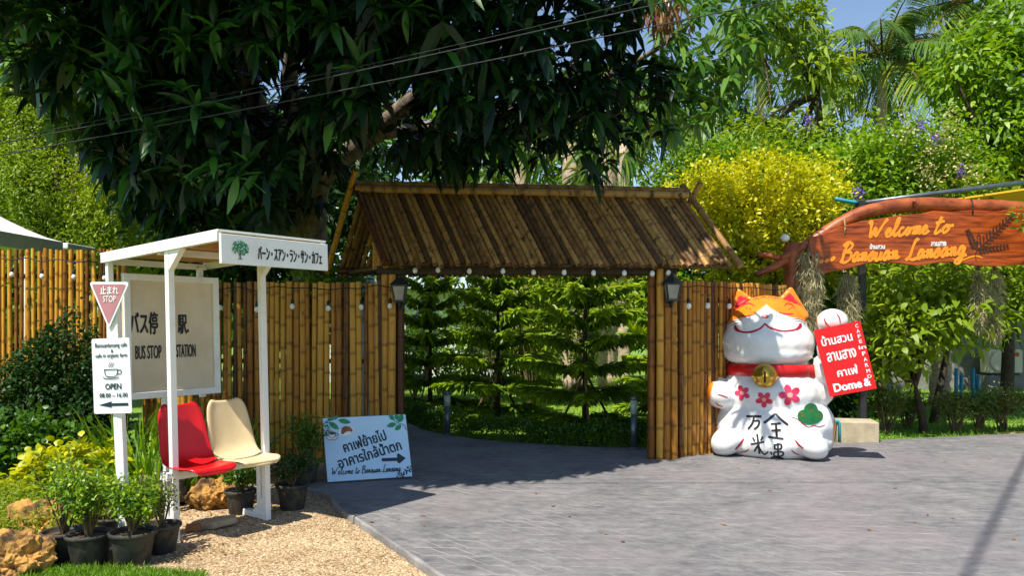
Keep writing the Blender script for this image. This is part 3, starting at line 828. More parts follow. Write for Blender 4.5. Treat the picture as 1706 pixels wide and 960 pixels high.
def strokes(parent, name, sts, m, tf, dz=0.0):
    """2-D strokes [(points, width, taper)] turned into one painted mark; tf maps 2-D to 3-D"""
    mb = MB()
    for i, (pts, w, tp) in enumerate(sts):
        Lp, Rp = ribbon(pts, w, tp)
        n = len(Lp)
        mb.add([tf(p.x, p.y, dz + i * 0.0002 + 0.0012 * j / n) for j, p in enumerate(Lp)] + [tf(p.x, p.y, dz + i * 0.0002 + 0.0012 * j / n) for j, p in enumerate(Rp)], [(i_, i_+1, n+i_+1, n+i_) for i_ in range(n-1)])
    o = mb.build(name, m, parent); o['kind'] = 'stuff'
    return o

def discs(parent, name, ds, m, tf, dz=0.0, n=14):
    mb = MB()
    for i, (x, y, rx, ry, a) in enumerate(ds):
        vs = [tf(x, y, dz + i*0.0001)]
        for k in range(n):
            t = 2*math.pi*k/n; u, v = rx*math.cos(t), ry*math.sin(t)
            vs.append(tf(x + u*math.cos(a) - v*math.sin(a), y + u*math.sin(a) + v*math.cos(a), dz + i*0.0001))
        mb.add(vs, [(0, 1+k, 1+(k+1) % n) for k in range(n)])
    o = mb.build(name, m, parent); o['kind'] = 'stuff'
    return o

def leaf_shape(x, y, L, W, a):
    out = []
    for f, w in ((0, 0), (.2, .7), (.45, 1), (.7, .8), (.9, .3), (1, 0), (.9, -.3), (.7, -.8), (.45, -1), (.2, -.7)):
        u, v = f*L, w*W/2
        out.append((x + u*math.cos(a) - v*math.sin(a), y + u*math.sin(a) + v*math.cos(a)))
    return out

def polys(parent, name, ps, m, tf, dz=0.0):
    mb = MB()
    for i, p in enumerate(ps):
        mb.add([tf(x, y, dz + i*0.0001) for x, y in p], [tuple(range(len(p)))])
    o = mb.build(name, m, parent); o['kind'] = 'stuff'
    return o

def frame_of(o, x, n, u):
    """matrix from sign plane (x across, y up, z out of the face) to the thing's own space"""
    x, u, n = Vector(x), Vector(u), Vector(n)
    return Matrix((( x.x, u.x, n.x, o[0]), (x.y, u.y, n.y, o[1]), (x.z, u.z, n.z, o[2]), (0, 0, 0, 1)))

# ------------------------------------------------------------------ bus stop shelter
SX, SY, SA, SW = -2.504, 5.668, 0.935, 0.793
wv = Vector((math.cos(SA), math.sin(SA), 0)); fv = Vector((math.sin(SA), -math.cos(SA), 0))
GZS = GRAV
TF, TB, ZF, ZB = 0.671, -0.928, 2.178, 2.103
sh = thing('bus_stop_shelter', 'white painted wooden bus stop shelter with a flat roof and bench rail', 'shelter', (SX, SY, GZS))
lean = -0.022
def Q(s, t, z):
    """shelter point: s along the bench, t towards its front, z above the ground plane; the frame leans a little"""
    return wv * s + fv * t + Vector((lean * (z - 0.9), 0, z - GZS))
wp = M['white_paint']
def zr(t): return ZB + (ZF - ZB) * (t - TB) / (TF - TB)
PT = 0.050
for s in (0.0, SW):
    MB().beam(Q(s, 0, GZS), Q(s, 0, zr(0) - 0.05), PT, PT, fv).build('post', wp, sh, bevel=0.004)
    MB().beam(Q(s, -0.075, GZS), Q(s, -0.075, 0.42), 0.045, 0.05, fv).build('bench_leg', wp, sh, bevel=0.003)
    MB().beam(Q(s, -0.42, GZS + 0.03), Q(s, 0.0, GZS + 0.03), 0.06, 0.05).build('foot_rail', wp, sh, bevel=0.004)
    MB().add([Q(s - 0.02, -0.03, GZS + 0.05), Q(s + 0.02, -0.03, GZS + 0.05), Q(s - 0.02, -0.17, GZS + 0.05), Q(s + 0.02, -0.17, GZS + 0.05), Q(s - 0.02, -0.03, GZS + 0.19), Q(s + 0.02, -0.03, GZS + 0.19)], [(0, 2, 4), (1, 5, 3), (2, 3, 5, 4), (0, 4, 5, 1), (0, 1, 3, 2)]).build('foot_brace', wp, sh)
    MB().add([Q(s - 0.022, 0.03, zr(0) - 0.06), Q(s + 0.022, 0.03, zr(0) - 0.06), Q(s - 0.022, 0.19, zr(.19) - 0.06), Q(s + 0.022, 0.19, zr(.19) - 0.06), Q(s - 0.022, 0.03, zr(0) - 0.2), Q(s + 0.022, 0.03, zr(0) - 0.2)], [(0, 4, 2), (1, 3, 5), (2, 4, 5, 3), (0, 2, 3, 1), (0, 1, 5, 4)]).build('roof_brace', wp, sh)
    MB().beam(Q(s, TB + 0.03, 0.9), Q(s, TB + 0.03, ZB - 0.05), 0.045, 0.045, fv).build('rear_post', wp, sh, bevel=0.004)
MB().beam(Q(0.42, TB + 0.09, GZS), Q(0.42, TB + 0.09, 0.96), 0.06, 0.05, fv).build('rear_post', wp, sh, bevel=0.004)
# roof frame
for s in (-0.02, SW + 0.09):
    MB().beam(Q(s, TB - 0.03, ZB - 0.028), Q(s, TF, ZF - 0.028), 0.04, 0.065).build('roof_rail', wp, sh, bevel=0.003)
for t in (TB, -0.15, 0.3):
    MB().beam(Q(0.0, t, zr(t) - 0.045), Q(SW + 0.07, t, zr(t) - 0.045), 0.04, 0.05).build('roof_joist', wp if t != 0.3 else M['plywood'], sh, bevel=0.003)
rp = MB()
c4 = [Q(-0.035, TB - 0.05, ZB + 0.007), Q(SW + 0.105, TB - 0.05, ZB + 0.007), Q(SW + 0.105, TF + 0.012, ZF + 0.007), Q(-0.035, TF + 0.012, ZF + 0.007)]
rp.add(c4 + [p + Vector((0, 0, 0.014)) for p in c4], [(3,2,1,0),(4,5,6,7),(0,1,5,4),(1,2,6,5),(2,3,7,6),(3,0,4,7)]).build('roof_sheet', wp, sh)
c4 = [Q(0.005, TB + 0.01, ZB - 0.004), Q(SW + 0.065, TB + 0.01, ZB - 0.004), Q(SW + 0.065, TF - 0.03, ZF - 0.004), Q(0.005, TF - 0.03, ZF - 0.004)]
rp2 = MB().add(c4 + [p + Vector((0, 0, 0.008)) for p in c4], [(3,2,1,0),(4,5,6,7),(0,1,5,4),(1,2,6,5),(2,3,7,6),(3,0,4,7)]).build('ceiling_panel', M['plywood'], sh)
rp2['label'] = 'warm brown plywood lining under the roof'
# bench rail
MB().beam(Q(-0.06, -0.04, 0.425), Q(SW + 0.08, -0.04, 0.425), 0.10, 0.06).build('bench_rail', wp, sh, bevel=0.005)
# fascia sign
FH = 0.205
fo = Q(-0.03, TF + 0.012, ZF - 0.01)
fw = (Q(SW + 0.10, TF, ZF) - Q(-0.03, TF, ZF)).length
fup = Vector((lean, 0, 1)).normalized()
fas = MB(); fas.add([fo + wv*a + fv*b_ + fup*c_ for a, b_, c_ in ((0,0,-FH),(fw,0,-FH),(fw,0.025,-FH),(0,0.025,-FH),(0,0,0),(fw,0,0),(fw,0.025,0),(0,0.025,0))], [(0,3,2,1),(4,5,6,7),(0,1,5,4),(1,2,6,5),(2,3,7,6),(3,0,4,7)])
fpart = fas.build('name_fascia', wp, sh, bevel=0.003)
FF = frame_of(fo + fv * 0.025, wv, fv, fup)
def letters_on(part, F, *a, **k): return letters(part, *a, face=F, **k)
letters_on(fpart, FF, 'バーン・スアン・ラン・サン・カフェ', 0.57, 0.095, 0.575, -0.112, M['black_ink'], bold=0.045)
tfF = lambda F: (lambda x, y, z=0: F @ Vector((x, y, 0.003 + z)))
rr = random.Random(8)
ds = []
for k in range(95):
    a, r_ = rr.random() * 6.28, math.sqrt(rr.random())
    ds.append((0.145 + 0.063 * r_ * math.cos(a), -0.092 + 0.052 * r_ * math.sin(a), 0.0075, 0.0048, rr.random() * 3))
discs(fpart, 'tree_logo', ds, M['green_ink'], tfF(FF), 0, 8)
strokes(fpart, 'logo_trunk', [([(0.145, -0.165), (0.144, -0.14), (0.146, -0.105)], 0.009, 0), ([(0.145, -0.14), (0.165, -0.112)], 0.004, 0), ([(0.145, -0.14), (0.124, -0.112)], 0.004, 0), ([(0.128, -0.166), (0.162, -0.166)], 0.005, 0)], M['navy_ink'], tfF(FF), 0.0005)
# rear board
bs0, bs1, bz0, bz1 = 0.07, 0.923, 0.931, 1.963
bo = Q(bs0, TB + 0.075, bz0)
BW, BH = bs1 - bs0, bz1 - bz0
bd = MB(); bd.add([bo + wv*a + fv*b_ + fup*c_ for a, b_, c_ in ((0,0,0),(BW,0,0),(BW,0.02,0),(0,0.02,0),(0,0,BH),(BW,0,BH),(BW,0.02,BH),(0,0.02,BH))], [(0,3,2,1),(4,5,6,7),(0,1,5,4),(1,2,6,5),(2,3,7,6),(3,0,4,7)])
bpart = bd.build('rear_board', M['board_white'], sh)
BF = frame_of(bo + fv * 0.02, wv, fv, fup)
for x0, y0, x1, y1 in ((0, 0, BW, 0.055), (0, BH - 0.055, BW, BH), (0, 0.055, 0.055, BH - 0.055), (BW - 0.055, 0.055, BW, BH - 0.055)):
    vs = [BF @ Vector(p) for p in ((x0,y0,0),(x1,y0,0),(x1,y1,0),(x0,y1,0),(x0,y0,.022),(x1,y0,.022),(x1,y1,.022),(x0,y1,.022))]
    MB().add(vs, [(0,3,2,1),(4,5,6,7),(0,1,5,4),(1,2,6,5),(2,3,7,6),(3,0,4,7)]).build('board_frame', wp, bpart, bevel=0.003)
for body, x0, x1, y0, y1, bo_ in (('バス停', 219, 265, 520, 557, .04), ('駅.', 299, 316, 525, 556, .04), ('BUS STOP', 227, 270, 576, 598, .025), ('STATION', 295, 327, 574, 595, .025)):
    k0 = Vector((SX, SY, GZS)) + bo + fv * .02
    def on_board(px_):
        t_ = (px_ - 853) / FOC; return (t_ * k0.y - k0.x) / (wv.x - t_ * wv.y)
    u0, u1 = on_board(x0), on_board(x1); Ym = k0.y + wv.y * (u0 + u1) / 2
    v0, v1 = (CAM_H - (y1 - HOR) / FOC * Ym) - bz0, (CAM_H - (y0 - HOR) / FOC * Ym) - bz0
    letters_on(bpart, BF, body, u1 - u0, v1 - v0, (u0 + u1) / 2, (v0 + v1) / 2, M['black_ink'], bold=bo_)

# moulded seats
def seat_mesh():
    prof = [(0.245, -0.045), (0.25, -0.012), (0.20, 0.004), (0.10, -0.006), (-0.02, -0.014), (-0.11, 0.0), (-0.165, 0.055), (-0.195, 0.15), (-0.222, 0.27), (-0.245, 0.38), (-0.255, 0.43), (-0.272, 0.438)]
    hw = [0.13, 0.165, 0.195, 0.205, 0.212, 0.215, 0.212, 0.205, 0.195, 0.178, 0.15, 0.13]
    P = catmull([(a, b_, h) for (a, b_), h in zip(prof, hw)], 4)
    nv = 17; n = len(P)
    outer, inner = [], []
    for i, p in enumerate(P):
        d = (P[min(i+1, n-1)] - P[max(i-1, 0)]); tx, tz = d.x, d.y; l = math.hypot(tx, tz); nx, nz = -tz / l, tx / l
        # the normal points to the sitter's side
        if nx * 0.3 + nz < 0 and i < n * 0.5: nx, nz = -nx, -nz
        nx, nz = (tz / l, -tx / l)
        if i < 0.45 * n and nz < 0 or i >= 0.45 * n and nx < 0: nx, nz = -nx, -nz
        f = i / (n - 1)
        dish = 0.022 + 0.03 * math.exp(-((f - 0.55) / 0.25) ** 2)
        for k in range(nv):
            v = -1 + 2 * k / (nv - 1)
            lift = dish * (abs(v) ** 3.2)
            if abs(v) > 0.93: lift -= 0.018 * (abs(v) - 0.93) / 0.07
            outer.append(Vector((v * p.z, -(p.x + nx * lift), p.y + nz * lift)))
            inner.append(Vector((v * p.z, -(p.x + nx * (lift - 0.009)), p.y + nz * (lift - 0.009))))
    fs = []
    N = n * nv
    for i in range(n - 1):
        for k in range(nv - 1):
            a = i*nv + k
            fs.append((a, a+1, a+nv+1, a+nv)); fs.append((N+a, N+a+nv, N+a+nv+1, N+a+1))
    rim = [k for k in range(nv)] + [i*nv + nv-1 for i in range(1, n)] + [(n-1)*nv + k for k in range(nv-2, -1, -1)] + [i*nv for i in range(n-2, 0, -1)]
    for a, b_ in zip(rim, rim[1:] + rim[:1]): fs.append((a, N+a, N+b_, b_))
    return MB().add(outer + inner, fs)
def seat(label, s, mat, dz=0.0, t=0.0):
    p = Vector((SX, SY, 0)) + wv * s + fv * t
    root = thing('bench_seat', label, 'seat', (p.x, p.y, 0.458 + dz), math.atan2(fv.y, fv.x) + math.pi / 2)
    o = seat_mesh().build('seat_shell', mat, root, True)
    sb = o.modifiers.new('s', 'SUBSURF'); sb.levels = 1; sb.render_levels = 1
    br = MB()
    br.beam((-0.1, -0.14, -0.02), (-0.1, 0.1, -0.02), 0.03, 0.016); br.beam((0.1, -0.14, -0.02), (0.1, 0.1, -0.02), 0.03, 0.016)
    br.beam((-0.11, -0.05, -0.022), (0.11, -0.05, -0.022), 0.03, 0.014)
    br.build('bracket', M['grey_metal'], root)
    return root
seat('glossy red moulded plastic seat on the bus stop bench', 0.185, M['red_plastic'], 0.028, 0.02)
seat('cream moulded plastic seat on the bus stop bench', 0.60, M['cream_plastic'], 0.028, 0.0)

# ------------------------------------------------------------------ post with stop sign and opening-hours sign
pp0 = ground_at(209, 915, GRAV)
sp = thing('sign_post', 'white post carrying a faded pink stop triangle and an opening hours plate', 'sign post', pp0)
PB = Vector((0, 0, 0)); PTOP = at(189, 476, pp0.y) - pp0
MB().beam(PB + Vector((0, 0, 0.02)), PTOP, 0.062, 0.06, (0, 1, 0)).build('post', wp, sp, bevel=0.004)
MB().box((0, 0, 0.012), (0.17, 0.17, 0.024)).build('base_plate', wp, sp, bevel=0.003)
def plate_frame(cx, cy, dy, yaw, tilt):
    c0 = at(cx, cy, pp0.y) - pp0 + Vector((0, dy, 0))
    n = Vector((math.sin(yaw), -math.cos(yaw), 0)); x = Vector((math.cos(yaw), math.sin(yaw), 0)); u = Vector((0, 0, 1))
    x2 = x * math.cos(tilt) + u * math.sin(tilt); u2 = u * math.cos(tilt) - x * math.sin(tilt)
    return frame_of(c0, x2, n, u2)
F1 = plate_frame(191, 626, -0.042, R(-8), R(2.2))
W1, H1 = 0.292, 0.535
def plate(F, poly, th, m, name, parent):
    n = len(poly)
    vs = [F @ Vector((x, y, -th)) for x, y in poly] + [F @ Vector((x, y, 0)) for x, y in poly]
    return MB().add(vs, [tuple(reversed(range(n))), tuple(range(n, 2*n))] + [(i, (i+1) % n, n+(i+1) % n, n+i) for i in range(n)]).build(name, m, parent)
def rrect(w, h, r=0.012):
    out = []
    for cx, cy, a0 in ((w/2-r, h/2-r, 0), (-w/2+r, h/2-r, 90), (-w/2+r, -h/2+r, 180), (w/2-r, -h/2+r, 270)):
        for k in range(4): a = R(a0 + 30*k); out.append((cx + r*math.cos(a), cy + r*math.sin(a)))
    return out
hp = plate(F1, rrect(W1, H1), 0.006, M['sign_white'], 'hours_plate', sp)
ink = M['navy_ink']
letters(hp, 'Bansuanlansang cafe', 0.246, 0.040, 0.005, 0.215, ink, 0.012, face=F1)
letters(hp, '&', 0.018, 0.024, 0.012, 0.178, ink, 0.02, face=F1)
letters(hp, 'cafe in organic farm', 0.244, 0.038, 0.005, 0.142, ink, 0.012, face=F1)
letters(hp, 'OPEN', 0.122, 0.040, 0.012, -0.075, ink, 0.03, face=F1)
letters(hp, '08.00 – 16.00', 0.216, 0.030, 0.012, -0.137, ink, 0.02, face=F1)
tf1 = tfF(F1)
strokes(hp, 'cup_drawing', [([(-0.052, 0.045), (0.052, 0.045)], 0.006, 0), ([(-0.052, 0.045), (-0.046, 0.012), (-0.03, -0.004), (0.028, -0.004), (0.044, 0.012), (0.052, 0.045)], 0.006, 0),
    ([(0.05, 0.038), (0.072, 0.040), (0.078, 0.025), (0.066, 0.012), (0.046, 0.014)], 0.006, 0), ([(-0.062, -0.006), (-0.045, -0.018), (0.04, -0.018), (0.056, -0.006)], 0.006, 0),
    ([(-0.01, 0.062), (-0.018, 0.072), (-0.006, 0.084), (-0.012, 0.096)], 0.004, 0), ([(0.004, 0.062), (-0.004, 0.072), (0.008, 0.084), (0.002, 0.096)], 0.004, 0), ([(0.018, 0.062), (0.01, 0.072), (0.022, 0.084), (0.016, 0.096)], 0.004, 0)], ink, tf1)
polys(hp, 'arrow', [[(-0.105, -0.205), (0.0, -0.180), (-0.012, -0.194), (0.122, -0.194), (0.122, -0.214), (-0.012, -0.214), (0.0, -0.226)]], ink, tf1)
F2 = plate_frame(187, 500, -0.045, R(-6), R(-0.5))
def tri(w, h, r):
    P = [(-w/2, h*0.38), (w/2, h*0.38), (0, -h*0.62)]; out = []
    for i in range(3):
        p = Vector(P[i] + (0,)); a = Vector(P[i-1] + (0,)); b_ = Vector(P[(i+1) % 3] + (0,))
        q0 = p + (a - p).normalized() * r; q1 = p + (b_ - p).normalized() * r
        for k in range(5):
            f = k/4; out.append(tuple((q0*(1-f)**2 + p*2*f*(1-f) + q1*f*f)[:2]))
    return list(reversed(out))
st = plate(F2, tri(0.305, 0.335, 0.03), 0.005, M['sign_white'], 'stop_plate', sp)
polys(st, 'pink_field', [tri(0.262, 0.288, 0.02)], M['faded_pink'], lambda x, y, z=0: F2 @ Vector((x, y + 0.001, 0.002)))
letters(st, '止まれ', 0.135, 0.056, 0.005, 0.068, M['white_ink'], 0.03, face=F2, z=0.004)
letters(st, 'STOP', 0.095, 0.045, 0.006, 0.006, M['white_ink'], 0.015, face=F2, z=0.004)

# ------------------------------------------------------------------ leaning blue sign
b0 = ground_at(545, 806); b1 = ground_at(688, 798)
lean_top = Vector((0.0, 0.22, 0))
ls = thing('leaning_sign', 'pale blue sign board with an arrow leaning on the bamboo fence', 'sign', b0)
xv = (b1 - b0); LW = xv.length; xv.normalize()
nrm = Vector((xv.y, -xv.x, 0))
LHH = 0.64
up_ = (Vector((0, 0, 1)) * math.cos(R(17)) - nrm * math.sin(R(17)) - xv * 0.0).normalized()
nn = xv.cross(up_)
# slight parallelogram stance: the board is tipped on its lower corner
x3 = (xv * math.cos(R(-0.5)) + up_ * math.sin(R(0.8))).normalized(); u3 = (up_ - x3 * up_.dot(x3)).normalized(); u3 = (u3 - x3 * 0.055).normalized()
LF = frame_of(Vector((0, 0, 0.006)), x3, x3.cross(u3), u3)
pl = plate(LF, [(0, 0), (LW, 0), (LW, LHH), (0, LHH)], 0.028, pmat('board_edge', (0.10, 0.09, 0.08)), 'board', ls)
face = plate(frame_of(LF @ Vector((0, 0, 0.002)), x3, x3.cross(u3), u3), [(0.006, 0.006), (LW-0.006, 0.006), (LW-0.006, LHH-0.006), (0.006, LHH-0.006)], 0.0019, M['sky_blue_board'], 'printed_face', ls)
sc_ = LW / 960.0
def sxy(cx, cy):
    """position on the printed face, in the drawing's own grid"""
    return ((cx - 80) * LW / 960.0, (870 - cy) * LHH / 755.0)
def tl(cx, cy, z=0):
    # remove the skew of the drawing grid
    t = (870 - cy) / 755.0; x0 = 170 - 90*t; x1 = 1150 - 110*t
    yb = 870 - (cx - 170) * 0.07
    u = (cx - x0) / (x1 - x0); yl = 870 - 0.07 * (cx - x0); yt = 118 - 0.045 * (cx - 78)
    v = (yl - cy) / (yl - yt)
    return LF @ Vector((u * LW, v * LHH, 0.004 + z))
def lt(body, box, rot, m, bold):
    x0, y0, x1, y1 = box
    t_ = lambda cx, cy: LF.inverted() @ tl(cx, cy)
    c_ = t_((x0+x1)/2, (y0+y1)/2); a_ = t_(x0, (y0+y1)/2); b_ = t_(x1, (y0+y1)/2); h_ = (t_((x0+x1)/2, y0) - t_((x0+x1)/2, y1)).length
    letters(face, body, (b_ - a_).length, h_, c_.x, c_.y, m, bold, rot, LF, 0.004)
lt('คาเฟ่ย้ายไป', (315, 318, 818, 452), R(14), ink, 0.035)
lt('อาคารใกล้น้ำตก', (258, 465, 1005, 600), R(13.5), ink, 0.035)
polys(face, 'arrow', [[(772, 590), (950, 582), (945, 545), (962, 533), (1050, 590), (980, 650), (955, 640), (950, 622), (775, 628)]], ink, lambda x, y, z=0: tl(x, y, z))
def cursive(parent, m, word_pts, width, tf):
    return strokes(parent, 'lettering', [(p, width, 0.35) for p in word_pts], m, tf)
# cursive alphabet: strokes in a unit em, x advance last
CUR = {
 'W': ([[(0.0, .78), (.1, .9), (.14, .6), (.2, .05), (.34, .55), (.42, .1), (.62, .7), (.74, .98), (.66, .8)]], 0.78),
 'e': ([[(0, .2), (.14, .26), (.2, .4), (.12, .45), (.06, .25), (.12, .03), (.22, .06), (.32, .2)]], 0.3),
 'l': ([[(0, .2), (.14, .6), (.17, .92), (.1, .9), (.07, .4), (.12, .03), (.26, .2)]], 0.24),
 'c': ([[(.2, .38), (.12, .45), (.04, .25), (.1, .03), (.2, .06), (.3, .2)]], 0.28),
 'o': ([[(.14, .44), (.04, .25), (.1, .03), (.2, .2), (.16, .42), (.2, .36), (.32, .38)]], 0.3),
 'm': ([[(0, .3), (.06, .44), (.07, .03)], [(.07, .3), (.16, .45), (.18, .03)], [(.18, .3), (.28, .45), (.3, .06), (.4, .15)]], 0.38),
 't': ([[(.1, .85), (.06, .2), (.1, .03), (.22, .2)], [(-.02, .56), (.22, .62)]], 0.22),
 'B': ([[(.14, .92), (.1, .5), (.1, .02)], [(.0, .8), (.16, .98), (.34, .84), (.26, .6), (.14, .52), (.36, .46), (.38, .16), (.2, .0), (.02, .1)]], 0.46),
 'a': ([[(.2, .4), (.1, .45), (.03, .22), (.09, .03), (.18, .2), (.21, .42), (.21, .08), (.32, .18)]], 0.3),
 'n': ([[(0, .3), (.06, .44), (.07, .03)], [(.07, .28), (.17, .45), (.2, .06), (.32, .18)]], 0.3),
 's': ([[(0, .15), (.12, .48), (.17, .28), (.16, .06), (.03, .05)], [(.14, .08), (.28, .2)]], 0.25),
 'u': ([[(.02, .44), (.03, .1), (.1, .03), (.18, .2), (.2, .44)], [(.2, .4), (.22, .06), (.32, .18)]], 0.3),
 'L': ([[(.3, .92), (.22, .98), (.16, .7), (.14, .2), (.02, .02), (.1, .1), (.26, .02), (.42, .08)]], 0.4),
 'g': ([[(.2, .4), (.1, .45), (.03, .22), (.09, .05), (.18, .2), (.21, .42), (.2, -.2), (.1, -.36), (.0, -.25), (.14, -.06), (.36, .05)]], 0.32),
 ' ': ([], 0.2),
}
def word(text, x, y, em, slant=0.18, rot=0.0, sx=1.0):
    out = []; cx = 0
    for ch in text:
        st_, adv = CUR[ch]
        for s_ in st_:
            q = []
            for (a, b_) in s_:
                u, v = (cx + a + slant*b_) * em * sx, b_ * em
                q.append((x + u*math.cos(rot) - v*math.sin(rot), y + u*math.sin(rot) + v*math.cos(rot)))
            out.append(q)
        cx += adv
    return out, cx * em * sx
wd, wl = word('Welcome to Bansuan Lansang', 0, 0, 1.0, 0.1)
fx = 790 / wl
cursive(face, ink, [[(205 + a*fx, 785 - (b_ * 92) - a*fx*0.055) for a, b_ in s_] for s_ in wd], 9.0, lambda x, y, z=0: tl(x, y, z))
gl = [leaf_shape(160, 165, 150, 62, R(38)), leaf_shape(262, 145, 150, 62, R(12)), leaf_shape(140, 150, 95, 40, R(-25)), leaf_shape(225, 140, 60, 40, R(-60)),
      leaf_shape(930, 190, 120, 60, R(165)), leaf_shape(900, 150, 95, 50, R(-130)), leaf_shape(945, 175, 110, 75, R(-60)), leaf_shape(985, 205, 95, 60, R(140)), leaf_shape(930, 150, 80, 50, R(-95))]
polys(face, 'leaf_drawing', gl, M['green_ink'], lambda x, y, z=0: tl(x, y, z))
strokes(face, 'leaf_stalk', [([(105, 215), (130, 165), (235, 135)], 7, 0), ([(890, 145), (960, 190), (1015, 205), (1045, 265)], 7, 0)], ink, lambda x, y, z=0: tl(x, y, z), 0.001)
discs(face, 'plate_drawing', [(365, 272, 92, 58, -.2), (205, 350, 70, 26, 0)], M['white_ink'], lambda x, y, z=0: tl(x, y, z))
polys(face, 'croissant_drawing', [[(300, 300), (305, 240), (345, 215), (400, 225), (432, 265), (425, 285), (385, 275), (350, 290), (325, 315)]], M['brown_ink'], lambda x, y, z=0: tl(x, y, z + .0005))
discs(face, 'coffee_drawing', [(202, 298, 34, 13, 0)], M['brown_ink'], lambda x, y, z=0: tl(x, y, z + .0005))
strokes(face, 'cup_drawing', [([(165, 298), (172, 340), (205, 358), (236, 340), (240, 298)], 6, 0), ([(160, 298), (200, 282), (245, 298), (200, 314), (160, 298)], 5, 0), ([(240, 305), (268, 305), (262, 330), (236, 335)], 6, 0), ([(140, 345), (170, 375), (240, 375), (268, 345)], 6, 0)], ink, lambda x, y, z=0: tl(x, y, z + .0008))
rr = random.Random(5)
dd_ = [(1105 - k*16 + rr.uniform(-8, 8), 680 + k*13 + rr.uniform(-8, 8) + j*26, 13, 7, 0.7) for k in range(10) for j in range(3) if 680 + k*13 + j*26 < 800 and 1105 - k*16 > 960]
discs(face, 'dot_drawing', dd_, ink, lambda x, y, z=0: tl(x, y, z))

# ------------------------------------------------------------------ pots with plants
rr = random.Random(21)
def pot_plant(label, p, r, h, ph, spread, nst, nleaf, L, mat, seed, group=None, sparse=1.0):
    rng = np.random.default_rng(seed); rr = random.Random(seed)
    root = thing('potted_plant', label, 'potted plant', p, rr.random() * 6, group)
    MB().lathe([(r*0.70, 0.0), (r*0.72, 0.004), (r*0.93, h*0.84), (r*0.935, h*0.86), (r*1.03, h*0.87), (r*1.05, h*0.93), (r*1.05, h*0.985), (r*1.02, h), (r*0.95, h), (r*0.92, h*0.95), (r*0.90, h*0.86)], 28).build('pot', M['pot_black'], root, True)
    MB().lathe([(0.001, h*0.885), (r*0.4, h*0.88), (r*0.905, h*0.87)], 16).build('soil', M['soil'], root, True)
    stb = MB(); tips = []; outs = []
    for k in range(nst):
        a = rr.random() * 6.28; q = rr.random() ** 0.6
        e = Vector((math.cos(a) * spread * q, math.sin(a) * spread * q, h + ph * rr.uniform(0.45, 1.0)))
        s0 = Vector((rr.uniform(-.015, .015), rr.uniform(-.015, .015), h * 0.85))
        m_ = s0.lerp(e, 0.5) + Vector((rr.uniform(-.03, .03), rr.uniform(-.03, .03), 0.05))
        lp = catmull([s0, m_, e], 4)
        stb.tube(lp, [0.006 * (1.1 - 0.8*i/(len(lp)-1)) for i in range(len(lp))], 5, False)
        for j in range(nleaf):
            f = rr.uniform(0.45, 1.0); pnt = lp[min(len(lp)-1, int(f * (len(lp)-1)))]
            tips.append(pnt + Vector((rr.gauss(0, .028), rr.gauss(0, .028), rr.gauss(0, .02)))); outs.append(Vector((math.cos(a), math.sin(a), 0.2)))
    o = stb.build('stem', M['twig'], root, True); o['kind'] = 'stuff'
    v = cluster_leaves(rng, np.array(tips), np.array(outs), 5, L, L * 0.48, 0.2, 0.022, 0.25)
    o = obj('foliage', leaf_mesh('foliage', v, rng), mat, root); o['kind'] = 'stuff'
    return root
def pot_at(px, pyb, r): 
    g = ground_at(px, pyb, GRAV); g.y += r * 0.75; g.x = (px - 853) / FOC * g.y
    return g
pot_plant('low black pot with a twiggy forked shrub beside the ochre rock', pot_at(107, 942, .14), .140, .205, .50, .22, 18, 11, .034, M['lf_bright'], 101)
pot_plant('black pot with a dense rounded small-leaved shrub, between two others', pot_at(149, 949, .145), .145, .21, .48, .20, 26, 13, .034, M['lf_bright'], 102)
pot_plant('black pot with an upright leafy shrub in front of the sign post', pot_at(221, 949, .148), .148, .225, .38, .17, 20, 12, .038, M['lf_bright'], 103)
pot_plant('black pot with a thin open see-through shrub against the bench post', pot_at(269, 927, .128), .128, .20, .42, .15, 15, 6, .028, M['lf_olive'], 104)
pot_plant('small black pot half hidden behind the sign post foot', pot_at(184, 905, .10), .10, .17, .24, .11, 9, 7, .03, M['lf_dark'], 105)
pot_plant('dark pot with a drooping bush under the cream seat', pot_at(401, 860, .13), .13, .20, .22, .24, 18, 10, .036, M['lf_mid'], 106)
pot_plant('black pot with bushy greenery just beyond the bench end', pot_at(487, 853, .138), .138, .22, .26, .22, 18, 10, .036, M['lf_dark'], 107)
pot_plant('taller shrub in a black pot next to the leaning blue sign', pot_at(509, 818, .125), .125, .235, .52, .22, 22, 11, .036, M['lf_mid'], 108)

# ------------------------------------------------------------------ rocks and slabs
def rock(label, p, s, seed, mat, name='rock', rough=0.42, sub=5, rotz=0):
    bm = bmesh.new(); bmesh.ops.create_icosphere(bm, subdivisions=sub, radius=1)
    off = Vector((seed * 3.1, seed * 1.7, 0))
    for v in bm.verts:
        n1 = noise.fractal(v.co * 1.1 + off, 1.0, 2.0, 3); n2 = noise.turbulence(v.co * 2.6 + off, 4, True)
        n3 = noise.turbulence(v.co * 6.5 + off, 3, True); k = 1 + rough * n1 + rough * 0.7 * (n2 - 0.6) - rough * 0.28 * (n3 - .5)
        v.co = Vector((v.co.x * s[0], v.co.y * s[1], max(v.co.z, -0.35) * s[2])) * k
    me = bpy.data.meshes.new(name); bm.to_mesh(me); bm.free()
    o = obj(name, me, mat); o.location = p; o.rotation_euler = (0, 0, rotz)
    return tag(o, label, 'rock')
rock('large ochre porous rock at the corner of the bed', ground_at(22, 962, GRAV) + Vector((-.04, .1, .05)), (.20, .18, .19), 1, M['ochre_rock'])
rock('ochre rock with dark hollows behind the twiggy potted shrub', ground_at(48, 905, GRAV) + Vector((0, .15, .06)), (.24, .18, .19), 2, M['ochre_rock'])
